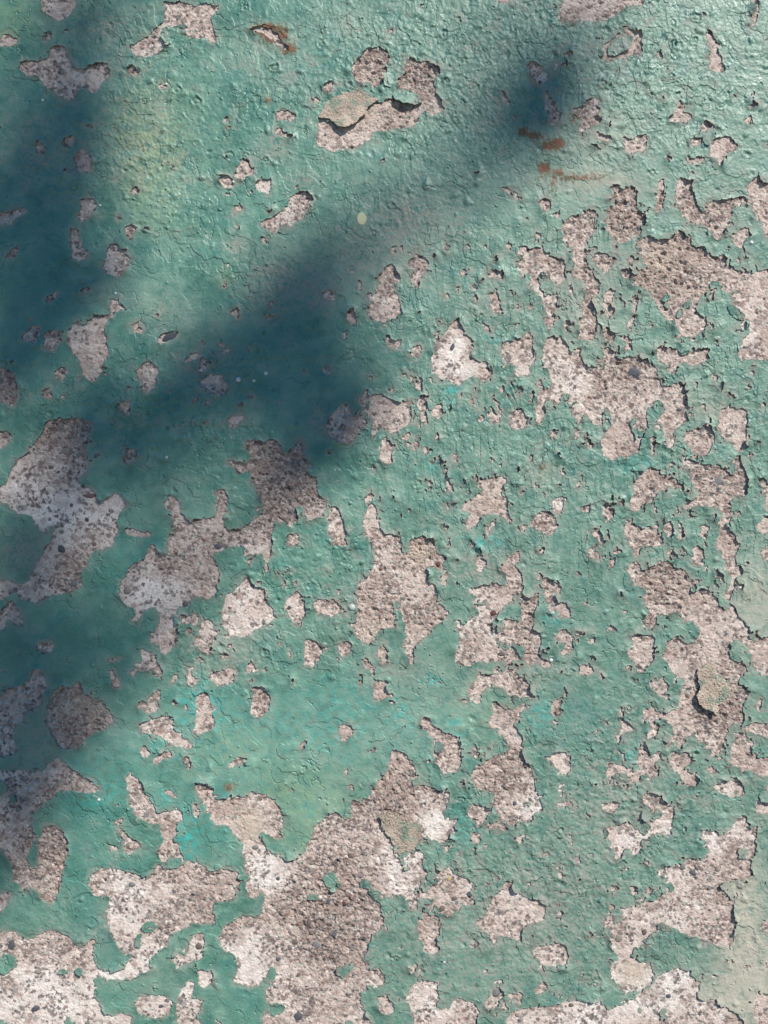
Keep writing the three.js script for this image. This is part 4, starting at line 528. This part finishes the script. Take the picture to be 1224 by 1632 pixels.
const flakeMats = { tan: tanMat, chip: paintMat, green: paintMat };
for (let k = 0, made = 0; k < 9000 && made < 110; k++) {          // curled chips still hanging on along the torn edges
  const i = 46 + (rnd() * (NX - 92)) | 0, j = 46 + (rnd() * (NY - 92)) | 0, q = j * NX + i, a = rnd(), b = rnd();
  if (F[q] < 0 || dPaint[q] > 3.2 || bareSize[bareLab[q]] < 120 || a > 0.25 + 0.6 * ss(400, 800, XS[i])) continue;
  let gx = 0, gy = 0; for (let e = -4; e <= 4; e++) for (let g = -4; g <= 4; g++) { const v = F[(j + g) * NX + i + e] > 0 ? 1 : -1; gx += e * v; gy += g * v; }
  const gl = Math.hypot(gx, gy); if (gl < 60) continue; gx /= gl; gy /= gl;
  const r = 4 + 6 * b * b, wide = 1 + 0.9 * rnd(), o = [];
  for (let t = 0; t < 8; t++) { const w = t / 8 * 6.283, rr = r * (0.7 + 0.5 * rnd()), al = Math.cos(w) * rr * wide, ac = Math.sin(w) * rr; o.push(XS[i] - gy * al + gx * (ac - r * 0.45), YS[j] + gx * al + gy * (ac - r * 0.45)); }
  FLAKES.push([0, 0, 1, o, [gx, gy], 0.5 + 1.3 * rnd(), 'chip']); made++;
}
for (const [tx, ty, u, o, dir, lift, key] of FLAKES) {
  const pts = []; for (let i = 0; i < o.length; i += 2) pts.push([tx + o[i] * u, ty + o[i + 1] * u]);
  let x0 = 1e9, y0 = 1e9, x1 = -1e9, y1 = -1e9; for (const [x, y] of pts) { x0 = Math.min(x0, x); x1 = Math.max(x1, x); y0 = Math.min(y0, y); y1 = Math.max(y1, y); }
  const dl = Math.hypot(...dir), cx = (x0 + x1) / 2, cy = (y0 + y1) / 2, reach = (Math.abs(dir[0]) * (x1 - x0) + Math.abs(dir[1]) * (y1 - y0)) / 2 / dl;
  const sd = (x, y) => { let best = 1e9, ins = false; for (let i = 0; i < pts.length; i++) { const a = pts[i], b = pts[(i + 1) % pts.length], ex = b[0] - a[0], ey = b[1] - a[1], t = clamp(((x - a[0]) * ex + (y - a[1]) * ey) / (ex * ex + ey * ey)); best = Math.min(best, Math.hypot(x - a[0] - ex * t, y - a[1] - ey * t)); if ((a[1] <= y) !== (b[1] <= y) && x < a[0] + (y - a[1]) / ey * ex) ins = !ins; } return (ins ? -best : best) + (key === 'chip' ? 1 : 5) * noise(x / 12, y / 12) + (key === 'chip' ? 1.6 : 2.6) * noise(x / 5, y / 5) + 1.4 * noise(x / 2.7, y / 2.7); };
  const st = 1.7, nx = Math.ceil((x1 - x0 + 8) / st), ny = Math.ceil((y1 - y0 + 8) / st), sh = new Sheet(), f = [], id = new Map();
  for (let j = 0; j <= ny; j++) for (let i = 0; i <= nx; i++) f.push(sd(x0 - 4 + i * st, y0 - 4 + j * st));
  const zAt = (x, y) => { const t = clamp((((x - cx) * dir[0] + (y - cy) * dir[1]) / dl / reach + 1) / 2); return wave(x, y) + (key === 'chip' ? 0.62 : 0.55) + lift * t * t * (1 + 0.5 * noise(x / 18, y / 18)) + (key === 'chip' ? 0 : 0.3 * noise(x / 16, y / 16)) + 0.14 * noise(x / 6, y / 6) + 0.08 * noise(x / 3, y / 3); };
  const vert = (a, b) => { const key2 = a < b ? a * 1e6 + b : b * 1e6 + a; if (id.has(key2)) return id.get(key2); const t = a === b ? 0 : clamp(f[a] / (f[a] - f[b])), P = (q) => [x0 - 4 + (q % (nx + 1)) * st, y0 - 4 + ((q / (nx + 1)) | 0) * st], p = P(a), q = P(b), x = mix(p[0], q[0], t), y = mix(p[1], q[1], t), v = sh.v(x, y, zAt(x, y)); id.set(key2, v); return v; };
  for (let j = 0; j < ny; j++) for (let i = 0; i < nx; i++) {
    const k = j * (nx + 1) + i, c = [k, k + nx + 1, k + nx + 2, k + 1], poly = [], cut = [];
    for (let e = 0; e < 4; e++) { const a = c[e], b = c[(e + 1) % 4]; if (f[a] < 0) { poly.push(vert(a, a)); cut.push(false); } if ((f[a] < 0) !== (f[b] < 0)) { poly.push(vert(a, b)); cut.push(f[a] < 0); } }
    for (let t = 1; t + 1 < poly.length; t++) sh.ix.push(poly[0], poly[t], poly[t + 1]);
    for (let t = 0; t < poly.length; t++) if (cut[t]) { const q = [poly[t], poly[(t + 1) % poly.length]].map((m) => [sh.p[3 * m], sh.p[3 * m + 1], sh.p[3 * m + 2], sh.uv[2 * m], sh.uv[2 * m + 1]]), base = sh.p.length / 3; for (const [x, y, z, uu, v] of q) { sh.p.push(x, y, z, x, y, z - 0.0005); sh.uv.push(uu, v, uu, v); } sh.ix.push(base, base + 1, base + 2, base + 1, base + 3, base + 2); }
  }
  if (!sh.ix.length) continue;
  const m = part(key === 'chip' ? 'curled_chip' : 'loose_flake', sh.geometry(), flakeMats[key]);
  if (key !== 'chip') m.userData.label = key === 'green' ? 'curled green paint flake' : 'loose tan flake standing off the wall';
}
// pebbles of the aggregate, each set into the face
{
  const mats = {}, col = { slate: [.075, .08, .095], umber: [.13, .10, .085], dun: [.24, .20, .17], grey: [.17, .17, .17], rose: [.19, .11, .095], ruby: [.10, .035, .035], ochre: [.50, .36, .17] };
  for (const k in col) mats[k] = new THREE.MeshStandardMaterial({ color: lin(...col[k]), roughness: 0.75, bumpMap: concreteMat.bumpMap, bumpScale: 0.0004 });
  const shapes = [0, 1, 2, 3].map((s) => {
    const g = new THREE.IcosahedronGeometry(1, 2), p = g.attributes.position;
    for (let i = 0; i < p.count; i++) { const x = p.getX(i), y = p.getY(i), z = p.getZ(i); let r = 1.05 + 0.3 * noise(x * 1.4 + s * 7 + z, y * 1.4 + s * 3); for (let f = 0; f < 7; f++) { const a = f * 0.93 + s * 1.7, t = 0.35 + 0.5 * RV[s * 20 + f], nx = Math.cos(a) * Math.sqrt(1 - t * t * 0.5), ny = Math.sin(a) * Math.sqrt(1 - t * t * 0.5), nz = t * 0.7, d = x * nx + y * ny + z * nz; if (d * r > 0.72) r = 0.72 / d; } p.setXYZ(i, x * r * 1.15, y * r * 1.15, z * r); }
    g.computeVertexNormals(); return g;
  });
  const keys = Object.keys(col).slice(0, 5), list = PEBBLES.map((p) => [...p]);
  const nodeAt = (x, y) => lower(YS, y) * NX + lower(XS, x);
  for (let k = 0; k < 2600 && list.length < 115; k++) {
    const x = rnd() * 1224, y = rnd() * 1632, r = 3.2 + 2.6 * rnd() * rnd(), a = rnd() * 3.14, e = 0.65 + 0.35 * rnd(), key = keys[Math.min(4, (rnd() * 4.6) | 0)], u = rnd(), q = nodeAt(x, y);
    if (dPaint[q] < r + 3 || u > 0.35 + ROUGH[q] || list.some((l) => Math.hypot(l[0] - x, l[1] - y) < l[2] + r + 1)) continue;
    list.push([x, y, r, r * e, a, key]);
  }
  list.forEach(([x, y, a, b, turn, key], i) => {
    const m = part('pebble', shapes[i & 3], mats[key]); const r = Math.min(a, b), h = Math.min(r * 0.5, 3) * S;
    m.position.set(MX(x), MY(y), ZC[nodeAt(x, y)] * 0.001 - h * 0.45); m.rotation.z = -turn; m.scale.set(a * S, b * S, h);
  });
  console.log('pebbles', list.length);
}
// drops of pale paint
{
  const cream = new THREE.MeshStandardMaterial({ color: lin(.47, .46, .29), roughness: 0.6 }), white = new THREE.MeshStandardMaterial({ color: lin(.52, .54, .53), roughness: 0.6 });
  const g = new THREE.SphereGeometry(1, 14, 8), zAt = (x, y) => ZP[lower(YS, y) * NX + lower(XS, x)] * 0.001;
  const d = part('paint_drop', new THREE.CylinderGeometry(0.9, 1, 1, 22).rotateX(Math.PI / 2), cream); d.position.set(MX(576.5), MY(349.5), zAt(576, 349) + 0.0001); d.scale.set(8 * S, 10.5 * S, 0.0004); d.rotation.z = 0.08;
  for (const [x, y, r] of SPECKS) { const m = part('paint_speck', g, r > 5 ? new THREE.MeshStandardMaterial({ color: lin(.36, .40, .36), roughness: 0.6 }) : white); m.position.set(MX(x), MY(y), zAt(x, y)); m.scale.set(r * S, r * S * 0.95, r * S * 0.6); }
}

// ------------------------------------------------------------ the ground the wall stands on
{
  const g = new THREE.PlaneGeometry(60, 60); g.rotateX(-Math.PI / 2); g.translate(0, GROUND, 0);
  const m = shadows(new THREE.Mesh(g, new THREE.MeshStandardMaterial({ color: lin(.20, .18, .15), roughness: 0.95 }))); m.name = 'ground'; m.userData = { kind: 'structure', label: 'dusty bare ground in front of the painted wall', category: 'ground' }; scene.add(m);
}
// ------------------------------------------------------------ the tree between sun and wall whose leaves shade it
{
  const D = 4.2, away = (px, py, d) => new THREE.Vector3(MX(px), MY(py), 0).addScaledVector(SUN, d);
  const bark = new THREE.MeshStandardMaterial({ color: lin(.12, .09, .065), roughness: 0.95, side: THREE.DoubleSide }), leafMat = new THREE.MeshStandardMaterial({ color: lin(.06, .11, .03), roughness: 0.6, side: THREE.DoubleSide });
  const tree = new THREE.Group(); tree.name = 'tree'; scene.add(tree); tree.userData = { label: 'leafy tree in front of the wall, shading it', category: 'tree' };
  const tube = (pts, r0, r1, n = 14) => { const c = new THREE.CatmullRomCurve3(pts), g = new THREE.TubeGeometry(c, n, 1, 8), p = g.attributes.position; for (let i = 0; i <= n; i++) { const o = c.getPointAt(i / n), r = mix(r0, r1, i / n); for (let k = 0; k <= 8; k++) { const q = i * 9 + k; p.setXYZ(q, o.x + (p.getX(q) - o.x) * r, o.y + (p.getY(q) - o.y) * r, o.z + (p.getZ(q) - o.z) * r); } } g.computeVertexNormals(); return g; };
  const fork = away(-3000, -2400, 4.9), foot = new THREE.Vector3(fork.x + 0.15, GROUND, fork.z + 0.1);
  part('trunk', tube([foot, new THREE.Vector3(foot.x - 0.05, 0.6, foot.z), fork, fork.clone().add(new THREE.Vector3(-0.1, 0.75, 0.1))], 0.12, 0.03, 24), bark, tree);
  const spine = [[-3000, -2400, 4.9], [-700, -600, 4.6], [-120, 60, D], [60, 380, D], [250, 640, D], [440, 580, D], [560, 420, D], [700, 300, D], [840, 200, D]], spray = [[-3000, -2400, 4.9], [-800, -100, 4.6], [-260, 700, D], [-20, 1000, D], [10, 1200, D], [5, 1420, D]];
  part('limb', tube(spine.map((q) => away(...q)), 0.014, 0.001, 60), bark, tree);
  part('limb', tube(spray.map((q) => away(...q)), 0.012, 0.001, 50), bark, tree);
  // leaf: a pointed blade, folded a little along its rib
  const leaf = (len, wid) => { const g = new THREE.PlaneGeometry(1, 1, 4, 8), p = g.attributes.position; for (let i = 0; i < p.count; i++) { const t = p.getY(i) + 0.5, u = p.getX(i) * 2, w = Math.pow(Math.sin(Math.PI * Math.pow(t, 0.8)), 0.85); p.setXYZ(i, u * w * wid / 2, t * len, Math.abs(u) * w * wid * 0.12 - t * t * len * 0.12); } g.computeVertexNormals(); return g; };
  const leaves = [], twigs = [], spineCurve = [new THREE.CatmullRomCurve3(spine.map((q) => away(...q))), new THREE.CatmullRomCurve3(spray.map((q) => away(...q)))];
  const anchors = spineCurve.flatMap((c) => c.getPoints(140));
  const m4 = new THREE.Matrix4(), quat = new THREE.Quaternion(), e = new THREE.Euler(), toSun = new THREE.Quaternion().setFromUnitVectors(new THREE.Vector3(0, 0, 1), SUN);
  const addLeaf = (px, py, d, len) => {
    const c = away(px, py, d); e.set((rnd() - 0.5) * 1.1, (rnd() - 0.5) * 1.1, rnd() * 6.283); quat.setFromEuler(e).premultiply(toSun);
    const g = leaf(len, len * (0.48 + 0.12 * rnd())); g.translate(0, -len / 2, 0); m4.compose(c, quat, new THREE.Vector3(1, 1, 1)); g.applyMatrix4(m4); leaves.push(g);
    let best = anchors[0], bd = 9; for (const a of anchors) { const q = a.distanceTo(c); if (q < bd) { bd = q; best = a; } }
    const stem = new THREE.Vector3(0, -len / 2, 0).applyQuaternion(quat).add(c); twigs.push(tube([best, best.clone().lerp(stem, 0.5).add(new THREE.Vector3(0, 0.01, 0)), stem], 0.0009, 0.0006, 4));
  };
  // where shade lies on the wall: x, y, spread across, spread down, leaves
  for (const [x, y, sx, sy, n, far = 0] of SHADE) for (let k = 0; k < n; k++) addLeaf(x + (rnd() - 0.5) * 2 * sx, y + (rnd() - 0.5) * 2 * sy, D - 0.5 + far + (rnd() - 0.5) * 1.8, 0.03 + 0.024 * rnd());
  const heart = fork.clone().add(new THREE.Vector3(-0.1, 0.75, 0.1)), boughs = [];
  for (let k = 0; k < 16; k++) {                       // the crown over the fork: boughs with leaves along them
    const d = new THREE.Vector3(rnd() - 0.5, (rnd() - 0.35) * 0.9, rnd() - 0.5).normalize(), tip = heart.clone().addScaledVector(d, 0.45 + 0.3 * rnd()), mid = heart.clone().lerp(tip, 0.5).add(new THREE.Vector3(0, 0.06, 0));
    boughs.push(tube([fork, heart.clone().lerp(mid, 0.3), mid, tip], 0.02, 0.003, 10));
    for (let n = 0; n < 46; n++) { const c = mid.clone().lerp(tip, rnd() * 1.1).add(new THREE.Vector3(rnd() - 0.5, rnd() - 0.5, rnd() - 0.5).multiplyScalar(0.3)), len = 0.06 + 0.03 * rnd(), g = leaf(len, len * 0.52); e.set(rnd() * 6.3, rnd() * 6.3, rnd() * 6.3); m4.compose(c, quat.setFromEuler(e), new THREE.Vector3(1, 1, 1)); g.applyMatrix4(m4); leaves.push(g); }
  }
  part('boughs', mergeGeometries(boughs), bark, tree, 'stuff');
  part('crown', mergeGeometries(leaves), leafMat, tree, 'stuff');
  part('twigs', mergeGeometries(twigs), bark, tree, 'stuff');
}
renderer.render(scene, camera);
